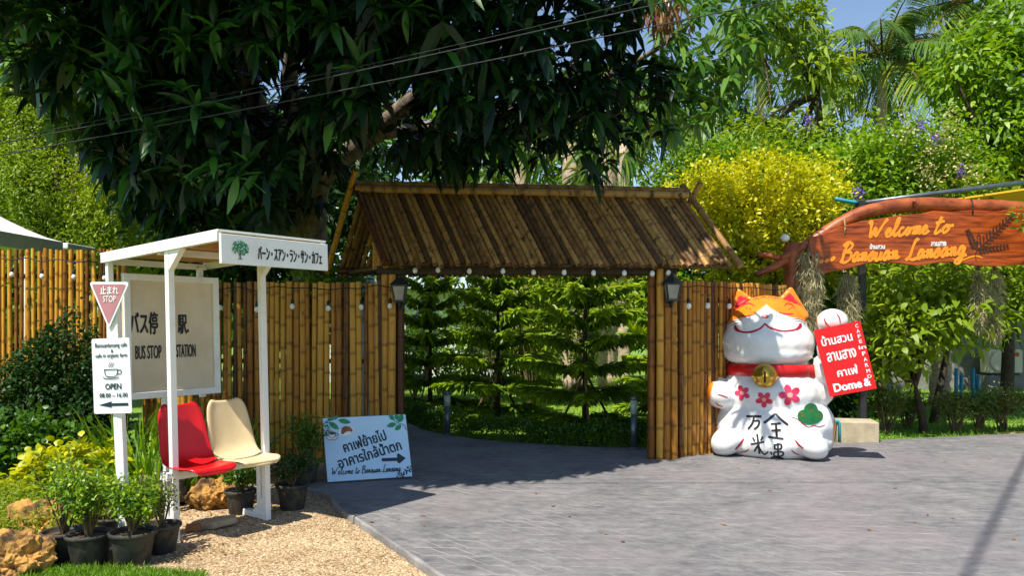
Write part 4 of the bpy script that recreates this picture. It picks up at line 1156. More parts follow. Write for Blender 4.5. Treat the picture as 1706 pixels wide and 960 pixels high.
rock('brown rock at the foot of the feathery ground cover', ground_at(8, 893, GRAV) + Vector((0, .2, .03)), (.22, .18, .13), 3, M['ochre_rock'])
rock('bright orange porous rock under the bench rail', ground_at(340, 852, GRAV) + Vector((0, .15, .06)), (.20, .17, .19), 4, M['ochre_rock'])
rock('small orange rock beside the pot under the cream seat', ground_at(378, 852, GRAV) + Vector((0, .25, .04)), (.13, .14, .13), 5, M['ochre_rock'])
rock('grey rounded rock behind the bench post', ground_at(268, 846, GRAV) + Vector((-.05, .1, .10)), (.24, .18, .20), 6, M['grey_rock'], rough=0.2)
sl = ground_at(352, 880, GRAV)
s_ = MB().prism([(-.17, -.06), (.03, -.11), (.20, -.03), (.17, .06), (-.02, .10), (-.15, .04)], 0.0, 0.05).build('stone_slab', M['slab_stone'], bevel=0.01)
s_.location = sl + Vector((0.0, 0.02, 0.01)); s_.rotation_euler = (R(3), R(-6), 0.2); tag(s_, 'flat tan stone slab on the gravel under the bench', 'slab')
s_ = MB().box((0, 0, .03), (.11, .07, .055)).build('brick', pmat('old_brick', (.36, .15, .06), (.2, .09, .04), 20, .9, .5, 50), bevel=0.012)
s_.location = ground_at(322, 886, GRAV); s_.rotation_euler = (0, 0, .3); tag(s_, 'broken orange brick end beside the flat stone slab', 'brick')

# ------------------------------------------------------------------ lucky cat statue
CK = 0.00242
CP = Vector((3.13, 9.28, 0.0)); CR = R(-18.6)
cat = thing('cat_statue', 'huge white and orange beckoning lucky cat statue beside the bamboo fence', 'statue', CP, CR)
X = lambda c: (c - 465) * CK
Z = lambda c: (885 - c) * CK
def ellipsoid(bm, c, r, rot=None, sub=3):
    Mx = Matrix.Translation(c) @ (rot.to_4x4() if rot else Matrix()) @ Matrix.Diagonal((r[0], r[1], r[2], 1))
    bmesh.ops.create_icosphere(bm, subdivisions=sub, radius=1, matrix=Mx)
bm = bmesh.new()
ellipsoid(bm, (X(447), -0.02, Z(340)), (0.545, 0.50, 0.345))
ellipsoid(bm, (X(442), 0.0, Z(300)), (0.485, 0.46, 0.485))
ellipsoid(bm, (X(447), -0.06, Z(385)), (0.525, 0.45, 0.22))
ellipsoid(bm, (X(462), 0.0, Z(500)), (0.50, 0.44, 0.30))
ellipsoid(bm, (X(462), -0.02, Z(590)), (0.585, 0.50, 0.42))
ellipsoid(bm, (X(472), 0.02, Z(740)), (0.715, 0.60, 0.44))
ellipsoid(bm, (X(470), 0.02, Z(815)), (0.70, 0.62, 0.30))
ellipsoid(bm, (X(262), -0.40, Z(815)), (0.205, 0.22, 0.165), Matrix.Rotation(R(-35), 3, 'Y'))
ellipsoid(bm, (X(638), -0.42, Z(812)), (0.215, 0.22, 0.155), Matrix.Rotation(R(30), 3, 'Y'))
ellipsoid(bm, (X(225), -0.25, Z(595)), (0.20, 0.22, 0.165), Matrix.Rotation(R(20), 3, 'Y'))
ellipsoid(bm, (X(205), -0.08, Z(570)), (0.15, 0.2, 0.17))
for cx, cy, y, r in ((690, 560, -0.05, 0.17), (715, 460, -0.14, 0.155), (730, 360, -0.22, 0.15), (738, 280, -0.28, 0.15)):
    ellipsoid(bm, (X(cx), y, Z(cy)), (r, r, r * 1.35), None, 2)
ellipsoid(bm, (X(738), -0.33, Z(232)), (0.172, 0.155, 0.145))
for tip, b0_, b1_, bot in (((309, 84), (272, 190), (398, 132), 210), ((556, 76), (492, 128), (640, 200), 215)):
    vs = []
    for yy, sc in ((-0.085, 1), (0.085, 1)):
        vs.append(bm.verts.new((X(b0_[0]), yy - .02, Z(bot)))); vs.append(bm.verts.new((X(b1_[0]), yy - .02, Z(bot))))
        vs.append(bm.verts.new((X(b1_[0]) , yy - .02, Z(b1_[1])))); vs.append(bm.verts.new((X(tip[0]) + .018, yy * .5 - .02, Z(tip[1] - 14))))
        vs.append(bm.verts.new((X(tip[0]) - .018, yy * .5 - .02, Z(tip[1] - 12)))); vs.append(bm.verts.new((X(b0_[0]), yy - .02, Z(b0_[1]))))
    bm.faces.new(vs[0:6]); bm.faces.new(list(reversed(vs[6:12])))
    for i in range(6): bm.faces.new((vs[i], vs[6+i], vs[6+(i+1) % 6], vs[(i+1) % 6]))
bmesh.ops.recalc_face_normals(bm, faces=bm.faces)
me = bpy.data.meshes.new('raw'); bm.to_mesh(me); bm.free()
tmp = obj('raw', me)
md = tmp.modifiers.new('r', 'REMESH'); md.mode = 'VOXEL'; md.voxel_size = 0.0155
sm = tmp.modifiers.new('s', 'SMOOTH'); sm.factor = 0.5; sm.iterations = 8
bpy.context.view_layer.update()
cme = bpy.data.meshes.new_from_object(tmp.evaluated_get(bpy.context.evaluated_depsgraph_get()))
bpy.data.objects.remove(tmp)
nv = len(cme.vertices); co = np.zeros(nv * 3); cme.vertices.foreach_get('co', co); co = co.reshape(-1, 3)
co[:, 2] = np.maximum(co[:, 2], 0.0)
cme.vertices.foreach_set('co', co.reshape(-1)); cme.update()
cme.polygons.foreach_set('use_smooth', [True] * len(cme.polygons))
# painted coat: orange cap and patches over white
cx_ = co[:, 0] / CK + 465; cy_ = 885 - co[:, 2] / CK
bx = np.array([200, 245, 290, 340, 390, 425, 443, 462, 500, 550, 600, 655, 700]); by = np.array([268, 250, 228, 214, 196, 172, 150, 172, 193, 212, 222, 250, 270])
edge = np.interp(cx_, bx, by)
sd = (edge - cy_) * CK
head = cy_ < 420
org = np.where(head, np.clip(sd / 0.016 + 0.5, 0, 1), 0)
org = np.maximum(org, np.where(head & (co[:, 1] > 0.12 + 0.5 * np.clip(cy_ - 250, 0, 200) * CK), 1, 0))
org = np.where(cx_ > 672, 0, org)
hip = np.clip((cx_ - 742 - .0035 * (cy_ - 760) ** 2 * .3) / 8, 0, 1) * ((cx_ > 690) & (cy_ > 655) & (cy_ < 880))
hip2 = np.clip((186 - cx_) / 8, 0, 1) * ((cx_ < 230) & (cy_ > 690) & (cy_ < 840))
arm = np.clip((202 - cx_ - .25 * np.abs(cy_ - 540)) / 8, 0, 1) * ((cx_ < 235) & (cy_ > 500) & (cy_ < 640))
back = (co[:, 1] > 0.34) * 1.0
org = np.clip(np.maximum.reduce([org, hip, hip2, arm, back]), 0, 1)
def in_tri(a, b_, c_):
    s = lambda p, q: (cx_ - p[0]) * (q[1] - p[1]) - (cy_ - p[1]) * (q[0] - p[0])
    d1, d2, d3 = s(a, b_), s(b_, c_), s(c_, a)
    return ((d1 > 0) & (d2 > 0) & (d3 > 0)) | ((d1 < 0) & (d2 < 0) & (d3 < 0))
red = (in_tri((312, 100), (282, 185), (370, 122)) | in_tri((552, 92), (517, 122), (612, 160))) & (co[:, 1] < -0.02)
cols = np.tile(np.array([[0.80, 0.80, 0.80]]), (nv, 1)) * (1 - org[:, None]) + np.array([[0.80, 0.215, 0.010]]) * org[:, None]
cols[red] = (0.55, 0.01, 0.02)
pink = np.clip(1 - np.hypot(cx_ - 738, cy_ - 262) / 60, 0, 1)[:, None] * (cx_ > 672)[:, None] * 0.5
cols = cols * (1 - pink) + np.array([[0.80, 0.25, 0.28]]) * pink
ca = cme.attributes.new('coat', 'FLOAT_COLOR', 'POINT')
ca.data.foreach_set('color', np.concatenate([cols, np.ones((nv, 1))], 1).astype(np.float32).reshape(-1))
m, nt, b = nt_new('painted_fibreglass')
an = nt.nodes.new('ShaderNodeAttribute'); an.attribute_name = 'coat'
dt = tex(nt, 'ShaderNodeTexNoise', 3.5, 'Object', (1, 1, 1), 6); dr = ramp(nt, dt.outputs[0], [(0.3, (0.86, 0.85, 0.83)), (0.55, (1, 1, 1))])
nt.links.new(mix(nt, 1.0, an.outputs['Color'], dr.outputs[0], 'MULTIPLY'), b.inputs['Base Color'])
b.inputs['Roughness'].default_value = 0.3
bt = tex(nt, 'ShaderNodeTexNoise', 7, 'Object', (1, 1, 1), 3); bn = nt.nodes.new('ShaderNodeBump'); bn.inputs['Strength'].default_value = 0.12; bn.inputs['Distance'].default_value = 0.015
nt.links.new(bt.outputs[0], bn.inputs['Height']); nt.links.new(bn.outputs[0], b.inputs['Normal'])
cme.materials.clear(); cme.materials.append(m)
cbody = obj('body', cme, None, cat)
tree_b = BVHTree.FromPolygons([Vector(p) for p in co], [tuple(p.vertices) for p in cme.polygons])
def on_cat(cx, cy, z=0):
    o_ = Vector((X(cx), -2.0, Z(cy)))
    h = tree_b.ray_cast(o_, Vector((0, 1, 0)))
    if h[0] is None: return Vector((X(cx), -0.3, Z(cy)))
    return h[0] + Vector((0, -0.004 - z, 0))
cs = lambda nm, sts, m_, dz=0.0: strokes(cbody, nm, [(p_, w_ * (1.3 if nm == 'painted_character' else 1.0), t_) for p_, w_, t_ in sts], m_, on_cat, dz)
lr = M['line_red']
cs('mouth', [([(437, 243), (415, 266), (372, 283), (325, 282), (303, 268), (297, 252)], 9, 0.1), ([(437, 243), (460, 262), (510, 277), (565, 274), (592, 260), (599, 243)], 9, 0.1),
             ([(297, 250), (301, 268), (318, 280)], 16, 0.5), ([(599, 241), (596, 258), (578, 271)], 16, 0.5)], lr)
discs(cbody, 'nose', [(437, 208, 17, 11, 0)], lr, on_cat, 0.001)
cs('eyelid_line', [([(312, 202), (350, 206), (396, 196)], 5, 0.6), ([(500, 190), (540, 197), (568, 194)], 5, 0.6)], lr)
cs('brow_line', [([(326, 162), (340, 147), (366, 143), (388, 158)], 6, 0.6), ([(526, 158), (540, 144), (562, 150), (572, 166)], 6, 0.6)], lr)
cs('whisker', [([(262, 248), (295, 230), (328, 226)], 2.5, 0.5), ([(270, 256), (300, 240), (322, 236)], 2.5, 0.5), ([(555, 222), (595, 222), (628, 240)], 2.5, 0.5), ([(560, 232), (600, 232), (622, 248)], 2.5, 0.5)], M['carved'])
discs(cbody, 'cheek_dot', [(350, 165, 3, 3, 0), (368, 172, 3, 3, 0), (560, 165, 3, 3, 0), (548, 172, 3, 3, 0)], lr, on_cat, 0.001)
for k, (hx, hy) in enumerate(((398, 120), (430, 113), (462, 112), (490, 118))):
    cs('hair_mark', [([(hx - 14, hy + 6), (hx, hy - 4), (hx + 12, hy + 5)], 6, 0.4)], M['twig'])
cs('toe_line', [([(218, 587), (240, 592), (266, 602)], 6, 0.5), ([(207, 628), (222, 643), (242, 650)], 6, 0.5), ([(341, 793), (325, 820), (303, 847)], 10, 0.4), ([(364, 840), (350, 856), (324, 864)], 6, 0.5),
                ([(571, 787), (585, 805), (606, 821)], 9, 0.4), ([(554, 834), (570, 850), (592, 860)], 6, 0.5), ([(698, 215), (706, 240), (722, 258)], 6, 0.5), ([(752, 196), (764, 215), (768, 240)], 6, 0.5)], lr)
bk = M['black_ink']
cs('painted_character', [([(352, 687), (422, 683)], 8, 0.1), ([(388, 686), (380, 718), (360, 746)], 8, 0.3), ([(382, 708), (410, 704), (406, 728), (388, 744)], 7, 0.2)], bk)
cs('painted_character', [([(372, 816), (434, 800)], 7, 0.1), ([(402, 768), (408, 815), (413, 862)], 8, 0.2), ([(381, 784), (392, 802)], 7, 0.2), ([(428, 776), (418, 796)], 7, 0.2), ([(405, 818), (388, 852)], 7, 0.3), ([(410, 822), (432, 862), (452, 846)], 6, 0.3)], bk)
cs('painted_character', [([(484, 667), (460, 690), (432, 713)], 9, 0.2), ([(484, 667), (508, 692), (540, 718)], 9, 0.2), ([(462, 716), (508, 711)], 7, 0.1), ([(486, 712), (490, 778)], 8, 0.1), ([(466, 746), (508, 741)], 7, 0.1), ([(452, 777), (520, 783)], 8, 0.1)], bk)
cs('painted_character', [([(478, 812), (508, 808), (506, 830), (480, 832)], 6, 0.1), ([(480, 808), (481, 834)], 6, 0.1), ([(494, 802), (497, 872)], 6, 0.1), ([(478, 848), (516, 845), (513, 866), (480, 868), (478, 848)], 6, 0.1), ([(462, 846), (468, 862)], 6, .2), ([(464, 880), (480, 874), (520, 880)], 7, 0.2)], bk)
for fx_, fy_, fr_ in ((333, 578, 36), (433, 604, 38), (549, 580, 49)):
    ps = []
    for k in range(5):
        a = R(90 + 72 * k + fx_ % 7 * 6); c0x, c0y = fx_ + math.cos(a) * fr_ * .62, fy_ - math.sin(a) * fr_ * .62
        ps.append((c0x, c0y, fr_ * .44, fr_ * .33, -a))
    fl = discs(cbody, 'blossom', ps, M['flower_red'], on_cat, 0.002, 10)
    discs(fl, 'blossom_heart', [(fx_, fy_, fr_ * .26, fr_ * .26, 0)], M['flower_pale'], on_cat, 0.004, 10)
pn = discs(cbody, 'pine_motif', [(612, 676, 31, 28, 0), (643, 655, 34, 34, 0), (672, 680, 27, 26, 0), (641, 694, 46, 23, 0)], M['pine_green'], on_cat, 0.006, 16)
strokes(pn, 'gold_line', [([(636, 640), (640, 662)], 5, .3), ([(651, 640), (647, 662)], 5, .3), ([(595, 660), (612, 674)], 5, .3), ([(600, 675), (617, 682)], 5, .3), ([(684, 668), (672, 680)], 5, .3), ([(688, 682), (674, 688)], 5, .3)], M['gold'], on_cat, 0.009)
cs('wave_line', [([(554, 682), (580, 690), (605, 712), (630, 728), (655, 722), (680, 728), (706, 722)], 4, .3)], lr)
# collar: a band that follows the neck
ring_t, ring_b, ring_m = [], [], []
NB = 56
mb = MB(); rows = []
for zc, dr_ in ((505, 0.004), (500, 0.030), (472, 0.044), (448, 0.030), (443, 0.004)):
    row = []
    for k in range(NB):
        a = 2 * math.pi * k / NB; d = Vector((math.cos(a), math.sin(a), 0))
        o_ = Vector((X(458), 0, Z(zc))) + d * 2.0
        rad = 0.0
        if d.x > 0.6: rad = None
        h = tree_b.ray_cast(Vector((X(458), 0, Z(476 if abs(zc - 476) > 20 else zc))) + d * 0.2, d)
        base_r = (0.2 + h[3]) if h[0] is not None else 0.5
        base_r = min(base_r, 0.545)
        row.append(Vector((X(458), 0, Z(zc + math.sin(a) * 6))) + d * (base_r + dr_))
    rows.append(row)
vs = [p for r_ in rows for p in r_]
mb.add(vs, [(i*NB+k, i*NB+(k+1) % NB, (i+1)*NB+(k+1) % NB, (i+1)*NB+k) for i in range(4) for k in range(NB)])
mb.build('collar', M['collar_red'], cat, True)
bc = on_cat(437, 490) + Vector((0, -0.085, 0))
bell = MB().lathe([(0.001, 0.142), (0.05, 0.134), (0.10, 0.100), (0.135, 0.045), (0.147, 0.008), (0.152, 0.004), (0.152, -0.008), (0.146, -0.012), (0.13, -0.06), (0.095, -0.105), (0.05, -0.130), (0.001, -0.14)], 28, bc).build('bell', M['gold'], cat, True)
bs_ = MB().tube(catmull([bc + Vector((0, -0.138, 0.055)), bc + Vector((0, -0.152, 0)), bc + Vector((0, -0.13, -0.07))], 3), 0.012, 6)
bs_.build('bell_slot', M['carved'], bell, True)
# red plaque held by the raised paw
pc = [(650, 275), (848, 230), (922, 540), (725, 580)]
pm = Vector((sum(X(p[0]) for p in pc) / 4, -0.50, sum(Z(p[1]) for p in pc) / 4))
ang = math.atan2(45, 198)
px_ = Vector((math.cos(ang), 0, math.sin(ang))); pu_ = Vector((-math.sin(ang), 0, math.cos(ang)))
PF = frame_of(pm, px_, (0, -1, 0), pu_)
PWd, PHt = math.hypot(198, 45) * CK, math.hypot(74, 308) * CK
pq = plate(PF, [(-PWd/2, -PHt/2), (PWd/2, -PHt/2), (PWd/2, PHt/2), (-PWd/2, PHt/2)], 0.03, pmat('red_board', (0.66, 0.008, 0.012), (0.58, 0.006, 0.01), 4, 0.4), 'plaque', cat)
def pt(body, x, y, w, h, bold, rot=0): letters(pq, body, w * CK, h * CK, x * CK, y * CK, M['white_ink'], bold, rot, PF, 0.003)
pt('บ้านสวน', -14, 100, 132, 46, .03); pt('ลานสาง', -10, 22, 124, 42, .03); pt('คาเฟ่', -2, -54, 88, 42, .03); pt('Dome', -16, -122, 118, 36, .05); pt('&', 68, -122, 26, 34, .05)
for k, ch in enumerate('CAFE'): pt(ch, 83, 138 - k*24, 12, 16, .02)
pt('in', 84, 38, 30, 16, .02)
for k, ch in enumerate('FARM'): pt(ch, 84, 8 - k*27, 14, 17, .02)
pt('D', 84, -98, 16, 16, .02)

# ------------------------------------------------------------------ carved wooden welcome arch
AY = 10.45
ar = thing('welcome_arch', 'red-brown log arch carrying the carved welcome plank', 'arch', at(1319, 700, AY).xy.to_3d())
rr = random.Random(33)
def loc_(p, th): return Vector(p) - th.location
def log(name, pts, rad, th, n=10):
    P = catmull([loc_(p, th) for p in pts], 5)
    if not hasattr(rad, '__len__'): rad = [rad] * len(pts)
    rd = np.interp(np.linspace(0, 1, len(P)), np.linspace(0, 1, len(rad)), rad)
    return MB().tube(P, list(rd), n, True, 0.05, rr).build(name, M['wood_log'], th, True)
log('post', [at(1322, 770, AY), at(1322, 620, AY), at(1319, 500, AY), at(1322, 405, AY)], [.12, .115, .11, .115], ar)
log('arch_beam', [at(1300, 432, AY - .02), at(1345, 408, AY - .05), at(1400, 372, AY - .05), at(1450, 351, AY - .05), at(1525, 341, AY - .05), at(1620, 344, AY - .05), at(1720, 350, AY - .05), at(1800, 375, AY)], [.055, .08, .09, .095, .10, .10, .095, .09], ar)
log('post', [at(1815, 790, AY), at(1812, 600, AY), at(1808, 360, AY)], [.12, .11, .105], ar)
log('branch_stub', [at(1318, 428, AY), at(1292, 444, AY - .05), at(1258, 458, AY - .1)], [.06, .055, .035], ar)
log('branch_stub', [at(1300, 432, AY), at(1282, 426, AY), at(1262, 424, AY)], [.04, .045, .03], ar)
log('knot', [at(1525, 345, AY - .14), at(1524, 338, AY - .17), at(1522, 334, AY - .2)], [.035, .03, .015], ar)
# plank
BY = AY - 0.17
top = [(1347, 396), (1370, 391), (1400, 378), (1432, 369), (1465, 364), (1500, 358), (1535, 356), (1555, 351), (1585, 353), (1620, 350), (1660, 352), (1690, 347), (1720, 349), (1760, 356)]
bot = [(1355, 458), (1362, 459), (1385, 453), (1410, 449), (1440, 440), (1465, 437), (1500, 439), (1530, 443), (1560, 438), (1595, 437), (1625, 443), (1660, 444), (1700, 441), (1760, 446)]
wsg = thing('welcome_sign', 'carved red-brown plank sign with orange brush lettering hung on the log arch', 'sign', at(1347, 430, BY))
poly = [at(x, y, BY) for x, y in top] + [at(x, y, BY) for x, y in reversed(bot)]
n = len(poly); L0 = wsg.location
MB().add([p - L0 for p in poly] + [p - L0 + Vector((0, .05, 0)) for p in poly], [tuple(reversed(range(n))), tuple(range(n, 2*n))] + [(i, (i+1) % n, n+(i+1) % n, n+i) for i in range(n)]).build('plank', M['wood_sign'], wsg, bevel=0.008)
kx = 506 / 1706.0
def wf(cx, cy, z=0):
    p = at(1260 + cx * 446 / 1706.0, 320 + cy * 446 / 1706.0, BY); return p - L0 + Vector((0, -0.004 - z, 0))
def brush(text, x0, y0, x1, y1, em, wdt, slant=0.22):
    wd, wl = word(text, 0, 0, 1.0, slant)
    dx, dy = x1 - x0, y1 - y0
    sts = [([(x0 + a * dx / wl, y0 + a * dy / wl - b_ * em) for a, b_ in s_], wdt, 0.45) for s_ in wd]
    return strokes(wsg, 'lettering', [(p_, (lambda f, w_=w_: w_ * (0.75 + 0.45 * abs(math.sin(f * 7 + 1)))), 0) for p_, w_, t_ in sts], M['orange_paint'], wf)
brush('Welcome', 690, 300, 1090, 268, 122, 17)
brush('to', 1120, 272, 1235, 262, 130, 17)
brush('Bansuan', 525, 452, 900, 432, 130, 18)
brush('Lansang', 945, 438, 1330, 405, 132, 18)
strokes(wsg, 'lettering', [([(1250, 425), (1300, 436), (1360, 415), (1405, 408), (1440, 420)], 11, .5), ([(402, 452), (426, 436)], 20, .3), ([(438, 447), (462, 428)], 22, .3), ([(472, 440), (500, 412)], 24, .3)], M['orange_paint'], wf)
def wsmall(body, cx, cy, w, h):
    F = frame_of(wf(cx, cy, .001), (1, 0, 0), (0, -1, 0), (0, 0, 1)); k = 446 / 1706.0 / FOC * BY
    letters(wsg, body, w * k, h * k, 0, 0, M['white_ink'], .045, R(1), F, .001)
wsmall('บ้านสวน', 770, 346, 94, 34); wsmall('ลานสาง', 1160, 330, 96, 28)
fr = []
for x0, y0, x1, y1, nl, ll in ((1395, 375, 1640, 145, 12, 52), (1400, 372, 1345, 245, 7, 36), (1400, 375, 1600, 345, 9, 34)):
    for k in range(nl):
        f = (k + .6) / nl; bx_, by_ = x0 + (x1-x0)*f, y0 + (y1-y0)*f; a = math.atan2(y1-y0, x1-x0)
        for s in (-1, 1):
            fr.append(leaf_shape(bx_, by_, ll * (1.1 - .5*f), 13, a + s * R(48)))
polys(wsg, 'carved_fern', fr, M['carved'], wf)
strokes(wsg, 'carved_stem', [([(1400, 440), (1405, 375), (1500, 285), (1640, 140)], 6, .3), ([(1403, 372), (1360, 300), (1342, 235)], 5, .3), ([(1403, 375), (1500, 350), (1610, 345)], 5, .3), ([(1420, 330), (1405, 300), (1415, 268), (1428, 290), (1412, 300)], 5, .2)], M['carved'], wf, .001)
for x, y in ((1405, 385), (1618, 352)):
    pts = [at(x + 3 * math.cos(a), y - 6 + 14 * math.sin(a), BY - .03 + 0.08 * (1 - math.cos(a))) - L0 for a in [i * .7 for i in range(10)]]
    MB().tube(catmull(pts, 2), .008, 5).build('hanging_rope', M['lf_cream'] if x < 1500 else M['wire'], wsg, True)
# lamp on the post
pb = at(1308, 397, AY)
lm = thing('post_lamp', 'small white ball lamp fixed on top of the arch post', 'lamp', pb)
MB().lathe([(.001, -.05), (.035, -.045), (.058, -.02), (.06, .01), (.045, .042), (.001, .055)], 14).build('globe', M['bulb'], lm, True)
MB().tube([(.06, .02, -.03), (.10, .02, -.09)], .012, 6).build('bracket', M['wire'], lm)
# hanging moss
def moss(label, px, y0, y1, Y, w, n, seed):
    rng = np.random.default_rng(seed)
    p = at(px, y0, Y); H = (y1 - y0) / FOC * Y
    root = thing('hanging_moss', label, 'moss', p, 0)
    MB().tube([(0, 0, .08), (0, 0, -.05)], .02, 6).build('tie', M['twig'], root)
    z = -rng.random(n) ** .8 * H
    rr_ = w * (0.35 + 0.75 * np.sin(np.clip(-z / H, 0, 1) * 2.6 + .35)) 
    a = rng.random(n) * 6.28; q = np.sqrt(rng.random(n))
    pos = np.stack([np.cos(a) * rr_ * q, np.sin(a) * rr_ * q * .8, z], 1)
    d = unit(rng.normal(size=(n, 3)) * .55 + np.array([0, 0, -1.0]))
    v = leaf_verts(pos, d, rdirs(rng, n), rng.uniform(.06, .16, n), np.full(n, .008), np.full(n, .2), .3)
    o = obj('strands', leaf_mesh('strands', v, rng), M['lf_moss'], root); o['kind'] = 'stuff'
moss('long tan beard of moss hanging beside the arch post', 1347, 415, 548, AY - .15, .17, 2600, 1)
moss('moss beard hanging in front of the black metal post', 1413, 452, 560, AY + .1, .13, 1900, 2)
moss('thin grey moss tail hanging below the carved fern', 1630, 445, 545, AY + .1, .09, 1000, 3)
moss('ragged grey moss tail beside the thin one under the plank', 1657, 445, 560, AY + .25, .11, 1200, 4)
# black metal post with pipe and yellow awning behind the arch
mp_ = thing('metal_post', 'dark metal post with a roof pipe standing behind the arch', 'post', at(1437, 704, 10.9).xy.to_3d() + Vector((0, 0, GZ)))
MB().beam(Vector((0, 0, 0)), loc_(at(1435, 334, 10.9), mp_), .085, .085, (0, 1, 0)).build('upright', M['dark_metal'], mp_, bevel=.006)
MB().tube([loc_(at(1425, 340, 10.95), mp_), loc_(at(1560, 322, 10.95), mp_), loc_(at(1760, 297, 10.95), mp_)], .035, 8).build('roof_pipe', M['grey_metal'], mp_, True)
MB().tube(catmull([loc_(at(1392, 331, 10.9), mp_), loc_(at(1405, 334, 10.9), mp_), loc_(at(1428, 338, 10.93), mp_)], 3), .03, 7).build('blue_joint', M['teal_pipe'], mp_, True)
aw = MB(); c4 = [at(1560, 335, 12.4), at(1800, 300, 12.2), at(1800, 352, 13.6), at(1560, 352, 13.6)]
aw.add(c4 + [p + Vector((0, 0, -.03)) for p in c4], [(0,1,2,3),(7,6,5,4),(0,4,5,1),(1,5,6,2),(2,6,7,3),(3,7,4,0)])
o = aw.build('awning', M['tarp_yellow']); tag(o, 'yellow awning sheet behind the log arch', 'awning')
# concrete block and pipe at the drive edge
g = ground_at(1436, 737)
cb = MB().box((0, 0, .12), (.52, .42, .36)).build('concrete_block', M['concrete'], bevel=.015)
cb.location = g + Vector((0.0, .22, -.04)); cb.rotation_euler = (0, 0, R(-12)); tag(cb, 'tan concrete block at the edge of the drive', 'block')
bp_ = thing('water_pipe', 'bright blue bent water pipe between the cat statue and the block', 'pipe', ground_at(1405, 738) + Vector((0, .12, 0)))
MB().tube([(0, 0, -.08), (0, 0, .24), (-.015, 0, .262), (-.06, 0, .27), (-.13, .02, .27)], .022, 8).build('pipe', M['teal_pipe'], bp_, True)
for lx, ly, hh, lab in ((1593, 690, .0, 'pair of blue pipe stubs near the grey wall'), (1621, 692, .0, 'blue tap standpipe in the lawn by the shrubs')):
    Yp = 15.0
    r_ = thing('standpipe', lab, 'pipe', at(lx, 640, Yp).xy.to_3d() + Vector((0, 0, GZ)))
    MB().tube([(0, 0, 0), (0, 0, .75)], .035, 8).build('pipe', M['blue_pipe'], r_, True)
    MB().tube([(.10, 0, 0), (.10, 0, .62)], .035, 8).build('pipe', M['blue_pipe'], r_, True)

# ------------------------------------------------------------------ far wall, air conditioner, house, tent
wl_ = thing('garden_wall', 'grey rendered garden wall across the lawn behind the shrubs', 'wall', (11.5, 19.0, GZ))
MB().box((0, 0, 1.35), (9.5, .2, 2.7)).build('wall_face', M['concrete_grey'], wl_)
MB().box((0, -.12, .15), (9.5, .1, .3)).build('plinth', M['concrete_grey'], wl_)
MB().box((0, 0, 2.76), (9.6, .3, .12)).build('coping', M['concrete_grey'], wl_)
acp = at(1668, 622, 18.3)
ac = thing('air_conditioner', 'cream outdoor air conditioner unit with a round fan grille', 'air conditioner', acp)
MB().box((0, 0, .29), (.82, .32, .56)).build('case', M['ac_white'], ac, bevel=.02)
MB().lathe([(.235, 0), (.25, .01), (.25, .025), (.225, .03)], 28).build('fan_ring', M['ac_white'], ac, True).matrix_basis = Matrix.Translation((-.13, -.165, .29)) @ Matrix.Rotation(R(90), 4, 'X')
MB().lathe([(.001, .006), (.08, .01), (.22, .004)], 24).build('fan', M['concrete_grey'], ac, True).matrix_basis = Matrix.Translation((-.13, -.166, .29)) @ Matrix.Rotation(R(90), 4, 'X')
MB().box((.25, -.165, .45), (.13, .008, .09)).build('badge', M['collar_red'], ac)
MB().box((0, .02, -.02), (.7, .3, .04)).build('bracket', M['dark_metal'], ac)
bk_ = MB().box((0, 0, 0), (.9, .4, acp.z - GZ - .05)).build('plinth_block', M['concrete_grey']); bk_.location = (acp.x, acp.y + .05, GZ + (acp.z - GZ - .05) / 2); tag(bk_, 'dark plinth under the cream air conditioner', 'plinth')
def house(label, c, w, d, h, roof, rotz):
    r_ = thing('house', label, 'house', c, rotz)
    MB().box((0, 0, h/2), (w, d, h)).build('wall', M['house_white'], r_)
    MB().add([(-w/2-.4, -d/2-.5, h), (w/2+.4, -d/2-.5, h), (w/2+.4, d/2+.5, h), (-w/2-.4, d/2+.5, h), (-w/2-.4, 0, h+roof), (w/2+.4, 0, h+roof)], [(0,1,5,4),(2,3,4,5),(0,4,3),(1,2,5),(3,2,1,0)]).build('roof', M['house_roof'], r_)
    for x in (-w*.3, w*.05, w*.33):
        f_ = MB().box((x, -d/2-.02, h*.52), (1.1, .08, 1.2)).build('window', M['house_white'], r_)
        MB().box((x, -d/2-.055, h*.52), (.95, .03, 1.05)).build('pane', M['house_glass'], f_)
house('white garden house with a pale blue roof seen through the pines', (-2.9, 23.5, GZ), 5.4, 4, 2.6, 1.2, R(4))
tn = thing('canopy_tent', 'white peaked canopy tent above the tall bamboo fence', 'tent', (-7.7, 10.6, GZ))
def tcorner(x, y, z): return Vector((x, y, z))
tm = MB(); hw_ = .95
def tent_z(u, v):
    e = max(abs(u), abs(v)); return 2.78 + .62 * (1 - e) ** 1.35
N_ = 12
vs = [Vector((hw_ * (-1 + 2*i/N_), hw_ * (-1 + 2*j/N_), tent_z(-1 + 2*i/N_, -1 + 2*j/N_) - GZ)) for j in range(N_+1) for i in range(N_+1)]
tm.add(vs, [(j*(N_+1)+i, j*(N_+1)+i+1, (j+1)*(N_+1)+i+1, (j+1)*(N_+1)+i) for j in range(N_) for i in range(N_)])
for a, b_ in (((-1,-1),(1,-1)), ((1,-1),(1,1)), ((1,1),(-1,1)), ((-1,1),(-1,-1))):
    q = [Vector((hw_*a[0], hw_*a[1], 2.78-GZ)), Vector((hw_*b_[0], hw_*b_[1], 2.78-GZ))]
    tm.add([q[0], q[1], q[1] - Vector((0, 0, .2)), q[0] - Vector((0, 0, .2))], [(0, 1, 2, 3)])
tm.build('canopy_cloth', M['tarp_white'], tn, True)
